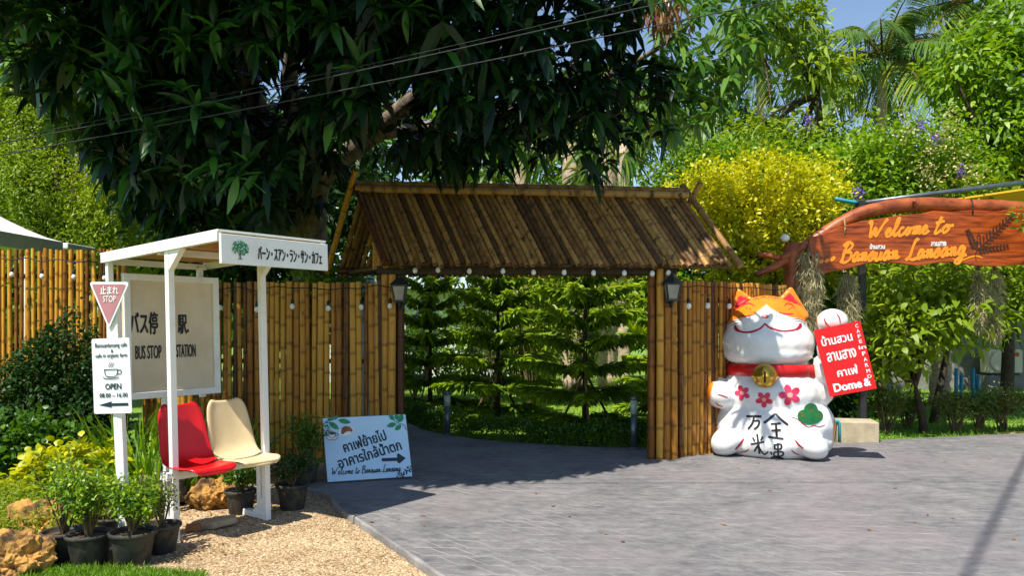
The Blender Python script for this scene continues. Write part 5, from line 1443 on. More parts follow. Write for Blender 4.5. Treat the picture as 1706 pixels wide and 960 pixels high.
for sx in (-1, 1):
    for sy_ in (-1, 1): MB().beam((hw_*sx*.96, hw_*sy_*.96, 0), (hw_*sx*.96, hw_*sy_*.96, 2.84), .04, .04).build('leg', M['white_paint'], tn)
tn2 = thing('canopy_tent', 'lower flat white awning beyond the peaked tent', 'tent', (-7.35, 12.3, GZ))
MB().box((0, 0, 2.83), (.95, .8, .10)).build('canopy_cloth', M['tarp_white'], tn2, bevel=.02)
for sx in (-1, 1): MB().beam((.45*sx, 0, 0), (.45*sx, 0, 2.8), .04, .04).build('leg', M['white_paint'], tn2)
tk = thing('water_tank', 'pale blue round water tank behind the fence beside the gate', 'tank', (-2.3, 11.6, GZ))
MB().lathe([(.36, 0), (.37, .1), (.37, 2.15), (.33, 2.28), (.12, 2.36), (.001, 2.37)], 24).build('tank_body', M['house_roof'], tk, True)
for z_ in (.5, 1.1, 1.7): MB().lathe([(.368, z_-.02), (.378, z_), (.368, z_+.02)], 24).build('band', M['house_roof'], tk, True)

# ------------------------------------------------------------------ garden beyond the gate
def pine(label, px, pyb, top, rad, seed, Yb=None):
    rng = np.random.default_rng(seed); rr = random.Random(seed)
    p = ground_at(px, pyb, GZ)
    root = thing('norfolk_pine', label, 'pine tree', p)
    MB().tube([(0, 0, -.05), (.01, 0, top*.5), (0, 0, top)], [.045, .03, .008], 8).build('trunk', M['bark_dark'], root, True)
    vs = []; tones = []
    z = .22; tier = 0
    while z < top * .97:
        f = z / top; R_ = rad * (1 - f) ** .62 * (0.9 if tier == 0 else 1) + .10
        nb = rr.choice((5, 6, 6)); a0 = rr.random() * 6.28
        for k in range(nb):
            a = a0 + k * 6.283 / nb + rr.uniform(-.15, .15); Lb = R_ * rr.uniform(.85, 1.1)
            ns = int(Lb * 34) + 6
            t = np.linspace(.05, 1, ns)
            dirh = np.array([math.cos(a), math.sin(a), 0]); rise = .10 + .8 * f
            axis = dirh[None] * (Lb * t)[:, None]; axis[:, 2] = z + Lb * (rise * t - (.22 - .1*f) * t * t)
            sd_ = np.array([-math.sin(a), math.cos(a), 0])
            for s in (-1, 1):
                for rep in range(2):
                    d = unit(dirh[None] * .62 + sd_[None] * s * (.8 - .3*t)[:, None] + np.array([0, 0, .10 if rep == 0 else -.55])[None] + rng.normal(size=(ns, 3)) * .12)
                    ll = (.09 + .17 * np.sin(np.clip(t, .1, .97) * 3.0)) * rng.uniform(.8, 1.15, ns) * (.8 + .35 * (1-f))
                    if rep: ll *= .75
                    vs.append(leaf_verts(axis, d, np.tile([0, 0, 1.0], (ns, 1)) + rng.normal(size=(ns, 3)) * .3, ll, ll * .19 + .018, np.full(ns, .22), .5, (.3, .5, .75, .42)))
                    tones.append(np.clip(.15 + .55 * t + rng.normal(size=ns) * .15, 0, 1))
            # rope-like needles along the branch
            nn_ = int(Lb * 60); tt = rng.uniform(.1, 1.0, nn_)
            ax = dirh[None] * (Lb * tt)[:, None]; ax[:, 2] = z + Lb * (rise * tt - (.22 - .1*f) * tt * tt)
            vs.append(leaf_verts(ax, rdirs(rng, nn_) + dirh[None] * .8 + np.array([0, 0, .3]), rdirs(rng, nn_), rng.uniform(.03, .06, nn_), np.full(nn_, .010), np.zeros(nn_), .3)); tones.append(rng.random(nn_) * .6)
        z += .31 * (1.1 - .35*f) + .02; tier += 1
    o = obj('crown', leaf_mesh('crown', np.concatenate(vs), rng, np.concatenate(tones)), M['lf_pine'], root); o['kind'] = 'stuff'
    for k in range(3):
        a = 6.283 * k / 3 + rr.uniform(-.3, .3) + .5
        MB().tube([(math.cos(a)*.55, math.sin(a)*.55, -.04), (-math.cos(a)*.06, -math.sin(a)*.06, 1.05)], .018, 6).build('stake', M['stake_wood'] if k else M['bark_dark'], root)
    return root
pine('darkest Norfolk pine, standing in shade close behind the hedge', 974, 727, 3.1, 1.12, 1)
pine('staked Norfolk pine with yellow-green tiers next to the darkest one', 829, 706, 2.75, 1.15, 2)
pine('Norfolk pine nearest the gate post with the leaning blue sign', 716, 692, 3.0, 1.1, 3)
pine('half hidden Norfolk pine behind the gate post by the cat', 1105, 700, 2.4, .95, 4)
def bollard(label, px, pyb, pyt):
    p = ground_at(px, pyb, 0); H = (pyb - pyt) / FOC * p.y
    root = thing('bollard_light', label, 'bollard light', p)
    MB().lathe([(.075, 0), (.075, .012), (.06, .016)], 18).build('base_plate', M['grey_metal'], root, True)
    MB().lathe([(.042, .012), (.042, H*.66)], 18).build('post', M['grey_metal'], root, True)
    MB().lathe([(.046, H*.66), (.046, H*.93)], 18).build('diffuser', pmat('diffuser', (.42, .50, .42), (.36, .44, .36), 4, .2), root, True)
    MB().lathe([(.05, H*.93), (.05, H*.985), (.03, H)], 18).build('cap', M['grey_metal'], root, True)
bollard('slim bollard light at the hedge corner where the path bends', 745, 724, 653)
bollard('slim bollard light at the hedge near the cat side gate post', 1056, 747, 661)
def hedge_line(label, line, hgt, wid, n, mat, seed, L=.045):
    rng = np.random.default_rng(seed)
    P = np.array([(p.x, p.y) for p in catmull([(x, y, 0) for x, y in line], 5)])
    root = thing('hedge', label, 'hedge', (P[0][0], P[0][1], GZ))
    seg = np.linalg.norm(np.diff(P, axis=0), axis=1); cum = np.concatenate([[0], np.cumsum(seg)])
    s = rng.random(n) * cum[-1]; i = np.clip(np.searchsorted(cum, s) - 1, 0, len(seg)-1); f = (s - cum[i]) / seg[i]
    c0 = P[i] * (1-f)[:, None] + P[i+1] * f[:, None]; dv = unit(P[i+1] - P[i]); nv_ = np.stack([-dv[:, 1], dv[:, 0]], 1)
    a = rng.random(n) * 3.1416; q = rng.uniform(.65, 1.0, n) * (1 + .12*np.sin(s*5) + .1*np.sin(s*11))
    cp = np.concatenate([c0 + nv_ * (np.cos(a) * q * wid)[:, None], (np.sin(a) ** .6 * q * hgt)[:, None]], 1) - np.array([P[0][0], P[0][1], 0])
    out = np.concatenate([nv_ * np.cos(a)[:, None], np.sin(a)[:, None]], 1)
    v = cluster_leaves(rng, cp, out, 5, L, L*.5, .15, .03, .35)
    o = obj('foliage', leaf_mesh('foliage', v, rng, smooth_rnd(rng, v, 1, 2.5, .4)), mat, root); o['kind'] = 'stuff'
    tw = MB()
    for k in range(0, n, max(1, n // 60)):
        tw.tube([(c0[k][0] - P[0][0], c0[k][1] - P[0][1], 0), Vector(cp[k]) * .9], .005, 4, False)
    o = tw.build('stem', M['twig'], root); o['kind'] = 'stuff'
hedge_line('low clipped hedge bordering the drive behind the gate', [(-2.3, 13.6), (-1.45, 12.15), (-1.1, 11.45), (-.72, 10.95), (-.35, 10.6), (.72, 10.0), (1.75, 9.85), (2.4, 9.85)], .34, .22, 2600, M['lf_mid'], 61)
# banana plants
def banana(label, p, leaves, seed):
    rr = random.Random(seed)
    root = thing('banana_plant', label, 'banana plant', p)
    MB().tube([(0, 0, 0), (.02, 0, .5), (0, 0, 1.0)], [.11, .09, .07], 9).build('trunk', M['bark_tan'], root, True)
    for az, el, L, W in leaves:
        d = Vector((math.cos(az) * math.cos(el), math.sin(az) * math.cos(el), math.sin(el))); sd_ = Vector((-math.sin(az), math.cos(az), 0)); up2 = sd_.cross(d) * -1
        mb = MB(); n = 12; rows = []
        for i in range(n + 1):
            f = i / n; c0 = Vector((0, 0, 1.0)) + d * L * f - Vector((0, 0, 1)) * (.35 * L * f * f)
            w_ = W * math.sin(min(1, max(.0, (f - .12) / .88)) * 3.05) ** .6 if f > .13 else .012
            rows.append([c0 + sd_ * w_ * .5 + Vector((0, 0, .12 * w_)), c0 + sd_ * w_ * .25 + Vector((0, 0, .07 * w_)), c0, c0 - sd_ * w_ * .25 + Vector((0, 0, .07 * w_)), c0 - sd_ * w_ * .5 + Vector((0, 0, .12 * w_))])
        mb.add([q for r_ in rows for q in r_], [(i*5+k, i*5+k+1, (i+1)*5+k+1, (i+1)*5+k) for i in range(n) for k in range(4)])
        me = mb.mesh('leaf', True); at2 = me.attributes.new('rnd', 'FLOAT', 'POINT'); at2.data.foreach_set('value', [rr.uniform(.5, 1)] * len(me.vertices))
        obj('leaf', me, M['lf_bright'], root)
banana('banana plant with broad pale leaves beyond the pines', (2.7, 15.2, GZ), [(R(200), R(60), 1.5, .5), (R(160), R(75), 1.7, .55), (R(330), R(60), 1.6, .5), (R(250), R(55), 1.5, .5), (R(40), R(65), 1.5, .5), (R(100), R(60), 1.4, .45)], 5)

# ------------------------------------------------------------------ planting bed by the bus stop
def bush(label, p, blobs, n, per, L, W, mat, seed, name='bush', droop=.2, spread=.05, shell=.35, up=.35, group=None, stems=10, cat='bush', shape=(.35, .5, .72, .40)):
    rng = np.random.default_rng(seed); rr = random.Random(seed)
    p = Vector(p); root = thing(name, label, cat, p, 0, group)
    vs = []; tw = MB()
    tot = sum(b[1][0] * b[1][2] for b in blobs)
    for c, r in blobs:
        cp, out = blob_points(rng, max(8, int(n * r[0] * r[2] / tot)), c, r, shell)
        cp[:, 2] = np.maximum(cp[:, 2], .03)
        vs.append(cluster_leaves(rng, cp, out, per, L, W, droop, spread, up, shape=shape))
        for k in range(stems):
            e = Vector(c) + Vector((rr.uniform(-.7, .7) * r[0], rr.uniform(-.7, .7) * r[1], rr.uniform(0, .8) * r[2]))
            s0 = Vector((c[0] * .6 + rr.uniform(-.06, .06), c[1] * .6 + rr.uniform(-.06, .06), 0))
            tw.tube(catmull([s0, s0.lerp(e, .55) + Vector((rr.uniform(-.05, .05), rr.uniform(-.05, .05), .04)), e], 3), [.012, .011, .010, .008, .007, .005, .003], 4, False)
    o = tw.build('stem', M['twig'], root); o['kind'] = 'stuff'
    v = np.concatenate(vs)
    o = obj('foliage', leaf_mesh('foliage', v, rng, smooth_rnd(rng, v, 1, 3, .45)), mat, root); o['kind'] = 'stuff'
    return root
g = lambda px, py: ground_at(px, py, GZ)
bush('tall dark evergreen bush in front of the thin-pole fence', (-4.9, 8.15, GZ), [((0.02, 0, 1.05), (.50, .36, .75)), ((-.35, 0, .7), (.38, .34, .6)), ((.42, 0, .75), (.34, .32, .65)), ((.12, -.1, .4), (.6, .4, .45))], 2600, 6, .06, .03, M['lf_dark'], 201)
bush('dark bush at the fence foot beyond the tall one', (-5.95, 8.0, GZ), [((0, 0, .75), (.45, .4, .8))], 1000, 6, .06, .03, M['lf_dark'], 202)
bush('dark green leafy bush with broad leaves in the bed', (-4.75, 7.2, GZ), [((0, 0, .38), (.5, .35, .40)), ((.45, .05, .32), (.4, .3, .33)), ((-.5, 0, .35), (.4, .3, .38))], 900, 6, .085, .05, M['lf_mid'], 203)
bush('bright yellow-green leafy plant behind the sign post', (-3.92, 6.85, GZ), [((0, 0, .32), (.34, .24, .22)), ((.28, .0, .26), (.24, .2, .2)), ((-.3, -.05, .22), (.22, .2, .17))], 330, 6, .095, .06, M['lf_yellow'], 204)
rng = np.random.default_rng(77)
def blades(name, label, pts, L, W, droop, mat, seed, cat, lean=.35, kind='stuff', jl=.3):
    rng = np.random.default_rng(seed); n = len(pts)
    d = unit(np.concatenate([rng.normal(size=(n, 2)) * lean, np.ones((n, 1))], 1))
    v = leaf_verts(pts, d, rdirs(rng, n), L * (1 + jl * rng.uniform(-1, 1, n)), np.full(n, W) * rng.uniform(.7, 1.2, n), droop * rng.uniform(.2, 1.2, n), .2, (.3, .5, .7, .38))
    o = obj(name, leaf_mesh(name, v, rng, smooth_rnd(rng, v, 1, 2.5, .4)), mat); tag(o, label, cat, kind=kind)
    return o
# feathery ground cover: upright sprigs with fine leaflets
def sprigs(label, poly, n, hgt, mat, seed, L=.035, zj=1):
    rng = np.random.default_rng(seed)
    P = np.stack([rng.uniform(min(p[0] for p in poly), max(p[0] for p in poly), n*3), rng.uniform(min(p[1] for p in poly), max(p[1] for p in poly), n*3)], 1)
    P = P[inside(poly, P)][:n]; n = len(P)
    hh = hgt * (.45 + .55 * rng.random(n)) * (1 + .35 * np.sin(P[:, 0] * 4) * np.sin(P[:, 1] * 3.3))
    ln = rng.normal(size=(n, 2)) * .22
    vs = []
    for f in np.linspace(.3, 1, 8):
        pos = np.concatenate([P + ln * (hh * f)[:, None], (hh * f)[:, None]], 1)
        for k in range(2):
            d = unit(np.concatenate([rng.normal(size=(n, 2)), rng.uniform(.1, .9, (n, 1))], 1))
            vs.append(leaf_verts(pos, d, rdirs(rng, n) + np.array([0, 0, 1.]), L * rng.uniform(.7, 1.3, n), np.full(n, L * .22), np.full(n, .3), .2))
    base = np.concatenate([P, np.zeros((n, 1))], 1)
    vs.append(leaf_verts(base, np.concatenate([ln, np.ones((n, 1))], 1), rdirs(rng, n), hh, np.full(n, .006), np.zeros(n), .1))
    v = np.concatenate(vs); v[:, :, 2] += GZ + .01
    o = obj('ground_cover_foliage', leaf_mesh('ground_cover', v, rng, smooth_rnd(rng, v, 1, 2, .5)), mat); tag(o, label, 'ground cover', kind='stuff')
sprigs('feathery bright green ground cover filling the planting bed', [(-2.95, 5.75), (-3.05, 6.7), (-3.35, 6.95), (-6.6, 6.95), (-6.6, 5.55), (-3.6, 5.55)], 4200, .27, M['lf_lime'], 88)
sprigs('fine grassy green cover under the yellow leafy plant', [(-2.95, 6.2), (-3.0, 7.4), (-6.8, 7.4), (-6.8, 6.5)], 1500, .25, M['lf_bright'], 89)
# long strap-leaved clumps
def straps(label, c, rad, n, L, seed, mat):
    rng = np.random.default_rng(seed); rr = random.Random(seed)
    root = thing('strap_leaf_clump', label, 'plant', (c[0], c[1], GZ))
    me_all = []
    n2 = n
    a = rng.random(n2) * 6.28; q = np.sqrt(rng.random(n2)) * rad
    pos = np.stack([np.cos(a) * q, np.sin(a) * q, np.zeros(n2)], 1)
    d = unit(np.stack([np.cos(a) * .28 + rng.normal(size=n2) * .14, np.sin(a) * .28 + rng.normal(size=n2) * .14, np.ones(n2)], 1))
    LL = L * rng.uniform(.6, 1.1, n2); side = unit(np.cross(d, rdirs(rng, n2)))
    dr = rng.uniform(.05, .75, n2); hd = unit(np.concatenate([d[:, :2], np.zeros((n2, 1))], 1))
    verts = []; U = np.linspace(0, 1, 7)
    for u in U:
        c_ = pos + d * (LL * u)[:, None] + hd * (LL * dr * .55 * u ** 2.2)[:, None] - np.array([[0, 0, 1.]]) * (LL * dr * .55 * u ** 3)[:, None]
        w_ = .014 * (1.0 if u < .6 else (1 - u) / .4 + .02)
        verts += [c_ - side * w_, c_ + side * w_]
    V = np.stack(verts, 1)
    F = []
    for i in range(n2):
        b_ = i * 14
        for k in range(6): F.append((b_+2*k, b_+2*k+1, b_+2*k+3, b_+2*k+2))
    me = bpy.data.meshes.new('blades'); me.from_pydata(V.reshape(-1, 3).tolist(), [], F)
    at2 = me.attributes.new('rnd', 'FLOAT', 'POINT'); at2.data.foreach_set('value', np.repeat(rng.random(n2), 14).astype(np.float32))
    o = obj('leaves', me, mat, root); o['kind'] = 'stuff'
straps('clump of long arching strap leaves just behind the red seat', (-3.25, 7.0), .32, 190, .80, 1, M['lf_grass'])
straps('strap-leaved clump between the yellow plant and the rear board', (-3.75, 7.75), .4, 200, .90, 2, M['lf_bright'])
straps('strap-leaved clump at the fence behind the cream seat', (-2.95, 7.9), .3, 130, .85, 3, M['lf_bright'])
straps('strap-leaved clump against the foot of the tall fence', (-4.3, 8.3), .35, 130, .85, 4, M['lf_mid'])
# turf strip at the kerb
n = 5200
P = np.stack([rng.uniform(-3.1, -1.95, n), rng.uniform(4.6, 5.04, n), np.full(n, GRAV - .005)], 1)
P[:, 1] -= np.clip((P[:, 0] + 2.5) * .22, 0, .3)
blades('turf_grass', 'bright short turf in front of the potted shrubs', P, .062, .006, .25, M['lf_grass'], 91, 'grass', .4)
# lawn blades beyond the gate and by the shrubs
n = 26000
P = np.stack([rng.uniform(-4, 13, n), 10.3 + rng.random(n) ** 1.6 * 8.5, np.full(n, GZ)], 1)
P = P[~inside(drive_poly, P)]
blades('lawn_grass', 'sunny lawn grass beyond the gate and the cat', P, .10, .012, .3, M['lf_grass'], 92, 'grass', .5)

# ------------------------------------------------------------------ shrubs and trees at the arch side
for i, (px, py, s, lab, mt) in enumerate(((1478, 724, .46, 'bushy golden shrub next to the concrete block', 'lf_olive'), (1590, 722, .44, 'low twiggy shrub between the tree trunk and the standpipe', 'lf_olive'),
        (1628, 720, .42, 'second low twiggy shrub along the drive edge, past the tree', 'lf_mid'), (1672, 719, .45, 'low twiggy shrub below the air conditioner', 'lf_olive'), (1724, 718, .46, 'low shrub at the end of the drive-edge row', 'lf_mid'), (1512, 714, .36, 'small shrub close to the foot of the broad-leaved tree', 'lf_mid'))):
    q = ground_at(px, py, GZ)
    bush(lab, q, [((0, 0, s * .98), (s * .72, s * .6, s * .42))], 240, 5, .045, .022, M[mt], 300 + i, 'shrub', .1, .04, .2, .6, 'low shrubs along the drive edge', 16, 'shrub')
tree('garden_tree', 'broad-leaved small tree between the block and the standpipes', 'tree', ground_at(1541, 722, GZ), .055, [((5.55, 11.0, 1.55), (.75, .6, .75)), ((6.2, 11.1, 1.75), (.6, .6, .6)), ((5.9, 11.3, 2.15), (.8, .6, .5)), ((5.2, 11.3, 1.05), (.45, .4, .45))], 480, 7, .15, .07, M['lf_lime'], M['bark_dark'], 401, .35, .08, .35)
tree('garden_tree', 'yellow-green tree under the welcome plank', 'tree', (6.9, 12.6, GZ), .06, [((6.6, 12.6, 2.0), (.8, .6, .6)), ((7.6, 12.7, 1.9), (.8, .6, .65)), ((8.4, 12.8, 2.1), (.7, .6, .7)), ((7.2, 12.6, 2.5), (1.0, .6, .4))], 1200, 7, .10, .05, M['lf_lime'], M['bark_dark'], 402, .3, .08, .35)
tree('garden_tree', 'dark leafy tree behind the cat plaque', 'tree', (5.3, 13.2, GZ), .08, [((5.1, 13.2, 1.9), (.9, .7, .9)), ((5.9, 13.4, 1.5), (.7, .6, .7)), ((4.5, 13.4, 1.6), (.7, .6, .7))], 1000, 7, .12, .055, M['lf_bright'], M['bark_dark'], 403, .3, .08, .35)
bush('dark fan-leaved shrub behind the concrete block', (5.0, 12.2, GZ), [((0, 0, .45), (.55, .4, .45))], 260, 6, .14, .06, M['lf_dark'], 404, 'shrub', .2, .05, .3, .4, None, 8, 'shrub')
# golden shrub over the right fence
tree('golden_shrub', 'big golden-yellow leaved shrub rising beside the gate roof', 'shrub', (3.75, 12.0, GZ), .06, [((3.45, 11.9, 3.15), (.95, .7, .75)), ((4.3, 12.0, 3.2), (.8, .7, .8)), ((3.0, 11.8, 3.55), (.6, .6, .45)), ((3.9, 12.0, 3.75), (.8, .6, .5)), ((4.7, 12.1, 3.75), (.55, .5, .35)), ((3.7, 11.9, 2.5), (1.0, .6, .6)), ((4.9, 12.2, 2.7), (.55, .5, .7))], 2300, 7, .085, .045, M['lf_yellow'], M['twig'], 405, .2, .07, .45, up=.5)
tree('flowering_vine', 'green vine mound with purple and cream flowers over the arch', 'vine', (6.3, 13.2, GZ), .06, [((6.0, 13.2, 3.9), (1.1, .8, .85)), ((7.3, 13.3, 3.8), (1.0, .8, .75)), ((6.7, 13.2, 4.5), (1.0, .8, .6)), ((5.4, 13.2, 3.2), (.7, .6, .7)), ((8.2, 13.5, 3.5), (.7, .6, .6)), ((6.6, 13.2, 3.0), (1.2, .6, .6))], 2200, 7, .11, .055, M['lf_bright'], M['twig'], 406, .3, .09, .45)
fl_root = [o for o in bpy.data.objects if o.name.startswith('flowering_vine')][0]
rng = np.random.default_rng(9)
for nm, mt, pts in (('cream_flowers', 'lf_cream', [(1590, 195), (1560, 240), (1540, 285), (1510, 215), (1600, 270), (1575, 225), (1555, 300), (1620, 290)]), ('purple_flowers', 'lf_purple', [(1427, 320), (1432, 325), (1600, 283), (1535, 208), (1560, 232), (1345, 200)])):
    vs = []
    for x, y in pts:
        c0 = np.array(at(x, y, 12.35) - fl_root.location); k = 70 if nm[0] == 'c' else 45
        cp = c0 + rng.normal(size=(k, 3)) * (np.array([.13, .06, .12]) if nm[0] == 'c' else np.array([.035, .03, .06]))
        vs.append(leaf_verts(cp, rdirs(rng, k), rdirs(rng, k), np.full(k, .045), np.full(k, .028), np.full(k, .1)))
    o = obj(nm, leaf_mesh(nm, np.concatenate(vs), rng), M[mt], fl_root); o['kind'] = 'stuff'
# bright sprays at the frame edge, on a young tree by the arch end
tree('young_tree', 'young lime-leaved tree reaching over the end of the plank', 'tree', (7.6, 9.9, GZ), .03, [((6.75, 9.7, 2.95), (.38, .3, .22)), ((7.3, 9.8, 3.1), (.5, .4, .4)), ((6.95, 9.8, 2.55), (.25, .2, .16))], 150, 6, .10, .055, M['lf_lime'], M['bark_dark'], 407, .35, .06, .3)
# mid-distance trees on the right
tree('tall_tree', 'tall thin-trunked tree with hanging leaflets before the coconut palm', 'tree', (6.9, 16.0, GZ), .09, [((5.7, 16, 7.9), (1.0, .9, .6)), ((6.3, 16, 6.9), (.8, .9, .5)), ((6.3, 16.2, 5.3), (1.1, .9, .6)), ((5.2, 16.3, 5.5), (.9, .8, .5))], 420, 8, .22, .075, M['lf_lime'], M['bark_dark'], 411, .5, .12, .3, fork=.8, group=None)
tree('tall_tree', 'feathery green tree behind the golden shrub', 'tree', (4.6, 15.5, GZ), .09, [((4.2, 15.5, 4.6), (1.4, 1, .8)), ((5.6, 15.6, 4.5), (1.3, 1, .7)), ((3.2, 15.8, 4.0), (1.0, .9, .8)), ((4.9, 15.6, 3.6), (1.6, 1, .8)), ((6.6, 15.8, 4.9), (1.2, .9, .6))], 2200, 8, .13, .045, M['lf_bright'], M['bark_dark'], 412, .35, .12, .35)
tree('tall_tree', 'tall dense glossy tree at the far end of the arch', 'tree', (9.0, 14.0, GZ), .10, [((8.7, 14, 4.9), (1.1, .9, .9)), ((9.7, 14, 5.3), (1.2, .9, 1.0)), ((8.6, 14.1, 6.3), (1.0, .9, .9)), ((9.8, 14.2, 6.9), (1.2, 1, 1.0)), ((8.3, 14.1, 4.2), (.8, .7, .6)), ((9.6, 14, 4.2), (1.0, .8, .6))], 1500, 8, .17, .07, M['lf_bright'], M['bark_dark'], 413, .5, .1, .35)
tree('tall_tree', 'olive green tree behind the glossy one', 'tree', (12.0, 17.0, GZ), .12, [((11.5, 17, 3.2), (1.8, 1, 1.2)), ((13, 17, 4.2), (1.8, 1, 1.5)), ((10.6, 17.2, 5.0), (1.3, 1, 1.0))], 1500, 7, .18, .07, M['lf_bright'], M['bark_dark'], 414, .4, .12, .35)

# palms
def palm(label, base, H, nf, FL, seed, tr=.16, lean=(0, 0), mat='lf_palm', bark='bark_tan', ring=True):
    rng = np.random.default_rng(seed); rr = random.Random(seed)
    root = thing('coconut_palm', label, 'palm', base)
    tp = Vector((lean[0], lean[1], H))
    P = catmull([(0, 0, -.1), (lean[0]*.2, lean[1]*.2, H*.5), tp], 10)
    MB().tube(P, [tr * (1.15 - .4 * i / (len(P)-1)) * (1 + .05 * (i % 2)) for i in range(len(P))], 12).build('trunk', M[bark], root, True)
    for k in range(nf):
        a = k * 2.399 + rr.uniform(-.2, .2); el = R(75) - R(115) * (k / nf); L = FL * rr.uniform(.85, 1.1)
        d = Vector((math.cos(a) * math.cos(el), math.sin(a) * math.cos(el), math.sin(el))); sd_ = Vector((-math.sin(a), math.cos(a), 0))
        n = 46; U = np.linspace(.08, 1, n)
        drp = .45 + .25 * rr.random()
        rach = np.array([tp + d * L * u - Vector((0, 0, 1)) * (drp * L * u * u) for u in U])
        tan = unit(np.gradient(rach, axis=0))
        vs = []
        for s in (-1, 1):
            dd = unit(tan * .55 + np.array(sd_)[None] * s * .8 + np.array([0, 0, -.25])[None] + rng.normal(size=(n, 3)) * .08)
            ll = L * .28 * np.sin(np.clip(U * .9 + .12, 0, 1) * 3.1) ** .7 + .05
            vs.append(leaf_verts(rach, dd, np.tile([0, 0, 1.], (n, 1)), ll, np.full(n, .05) * L / 2.6, np.full(n, .55), .3, (.3, .5, .7, .35)))
        v = np.concatenate(vs)
        f = obj('frond', leaf_mesh('frond', v, rng, np.clip(rng.random(len(v)) * .5 + (.45 if k > nf * .6 else .1), 0, 1)), M[mat], root); f['kind'] = 'stuff'
        MB().tube([Vector(q) for q in rach[::5]] + [Vector(rach[-1])], [.035, .03, .028, .025, .022, .02, .016, .012, .008, .005, .004][:len(rach[::5]) + 1], 5, False).build('midrib', M['lf_dry'], f, True)
    return root
palm('coconut palm with drooping yellowing fronds against the sky', (10.6, 22, GZ), 9.2, 20, 3.2, 1)
palm('second coconut palm standing higher behind the first', (14.4, 24, GZ), 11.6, 18, 3.4, 2)
palm('coconut palm half hidden by the tall thin-trunked tree', (8.4, 26, GZ), 10.8, 18, 3.2, 3)
# stout pale trunks behind the gate
def stout(label, px, Y, r, H, seed, w2=1.0, blobs=None):
    p = at(px, 540, Y); rr = random.Random(seed)
    root = thing('palm_trunk_tree', label, 'palm', (p.x, p.y, GZ))
    P = [Vector((rr.uniform(-.03, .03), 0, H * i / 24)) for i in range(25)]
    MB().tube(P, [r * (1.1 - .15 * i / 24) * (1 + .07 * (i % 2)) for i in range(25)], 12, True, .04, rr).build('trunk', M['bark_tan'], root, True)
    rng = np.random.default_rng(seed)
    vs = []
    for k in range(26):
        a = k * 2.4; el = R(rr.uniform(-30, 70)); n = 22; L = 1.5
        d = np.array([math.cos(a)*math.cos(el), math.sin(a)*math.cos(el), math.sin(el)])
        c0 = np.array([0, 0, H]) + d * L * .75
        dd = unit(d[None] + rng.normal(size=(n, 3)) * .55)
        vs.append(leaf_verts(np.tile(c0, (n, 1)), dd, rdirs(rng, n), np.full(n, .8), np.full(n, .07), np.full(n, .5)))
    v = np.concatenate(vs)
    o = obj('crown', leaf_mesh('crown', v, rng), M['lf_palm'], root); o['kind'] = 'stuff'
stout('stout pale palm trunk behind the darkest pine', 957, 18.5, .27, 6.4, 1)
stout('stout pale palm trunk standing next to its twin behind the gate', 1012, 19.5, .25, 6.8, 2)
stout('slim ringed palm trunk beyond the gate near the banana plant', 1040, 17.0, .12, 5.6, 3)
stout('short scaly palm trunk by the grey wall', 1567, 15.5, .17, 2.6, 4)
stout('pale palm trunk glimpsed between the yellow-green pines', 868, 20.5, .2, 6.0, 5)

# backdrop trees, each on its own trunk
bgd = [(-14.5, 22, 5.5, 2.6, 'lf_bright', 'wide bright tree far beyond the white tents'), (-9.5, 24, 6.0, 2.8, 'lf_mid', 'rounded tree far behind the bus stop'), (-5.2, 26, 5.5, 2.8, 'lf_mid', 'broad tree beyond the white garden house'),
       (-1.2, 28, 6.0, 2.8, 'lf_bright', 'lime tree far behind the pale palm trunks'), (3.0, 27, 6.0, 2.9, 'lf_bright', 'large sunny tree far behind the slim ringed palm'), (7.2, 29, 6.0, 3.0, 'lf_mid', 'large tree far behind the golden shrub'),
       (12.5, 30, 6.5, 3.2, 'lf_mid', 'rounded tree at the coconut palms\' feet'), (18.5, 30, 7.5, 3.4, 'lf_mid', 'big tree beyond the grey garden wall'), (23.5, 31, 8.0, 3.6, 'lf_bright', 'outermost big tree past the grey garden wall'), (-19.5, 26, 7.0, 3.2, 'lf_mid', 'outermost big tree beyond the white tents')]
for i, (x, y, h, r, mt, lab) in enumerate(bgd):
    rr = random.Random(500 + i)
    if -16 < x < 8: h *= 1.5
    bl = [((x + rr.uniform(-.5, .5) * r, y + rr.uniform(-.3, .3) * r, h * f), (r * rr.uniform(.6, .85), r * .6, r * rr.uniform(.45, .65))) for f in (.28, .45, .6, .78, .95)] + [((x - r * .6, y, h * .3), (r * .7, r * .6, r * .6)), ((x + r * .6, y, h * .25), (r * .7, r * .6, r * .6))]
    tree('backdrop_tree', lab, 'tree', (x, y, GZ), .2, bl, 1800, 6, .32, .15, M[mt], M['bark_dark'], 500 + i, .35, .2, .3)
tree('feathery_tree', 'bright feathery tree rising behind the white tents', 'tree', (-8.2, 14.2, GZ), .1, [((-8.6, 14.2, 4.0), (1.0, .9, .8)), ((-7.4, 14.1, 3.7), (.95, .9, .8)), ((-8.9, 14.4, 5.0), (.9, .8, .7)), ((-7.0, 14.3, 3.0), (1.0, .8, .7)), ((-8.4, 14.2, 2.9), (1.2, .8, .7)), ((-9.6, 14.5, 4.4), (.8, .8, 1.0)), ((-9.4, 14.6, 5.9), (1.0, .8, .9)), ((-8.3, 14.8, 6.3), (.9, .8, .8))], 7000, 8, .08, .026, M['lf_lime'], M['bark_dark'], 601, .3, .1, .35)
tree('feathery_tree', 'dark tree filling in behind the bus stop roof', 'tree', (-4.6, 13.5, GZ), .12, [((-4.8, 13.5, 3.0), (1.5, .9, 1.1)), ((-3.4, 13.8, 3.3), (1.4, .9, 1.2)), ((-5.6, 13.6, 4.3), (1.4, .9, 1.0)), ((-4.0, 13.8, 4.6), (1.5, .9, 1.0))], 1500, 7, .18, .07, M['lf_dark'], M['bark_dark'], 602, .35, .12, .3)
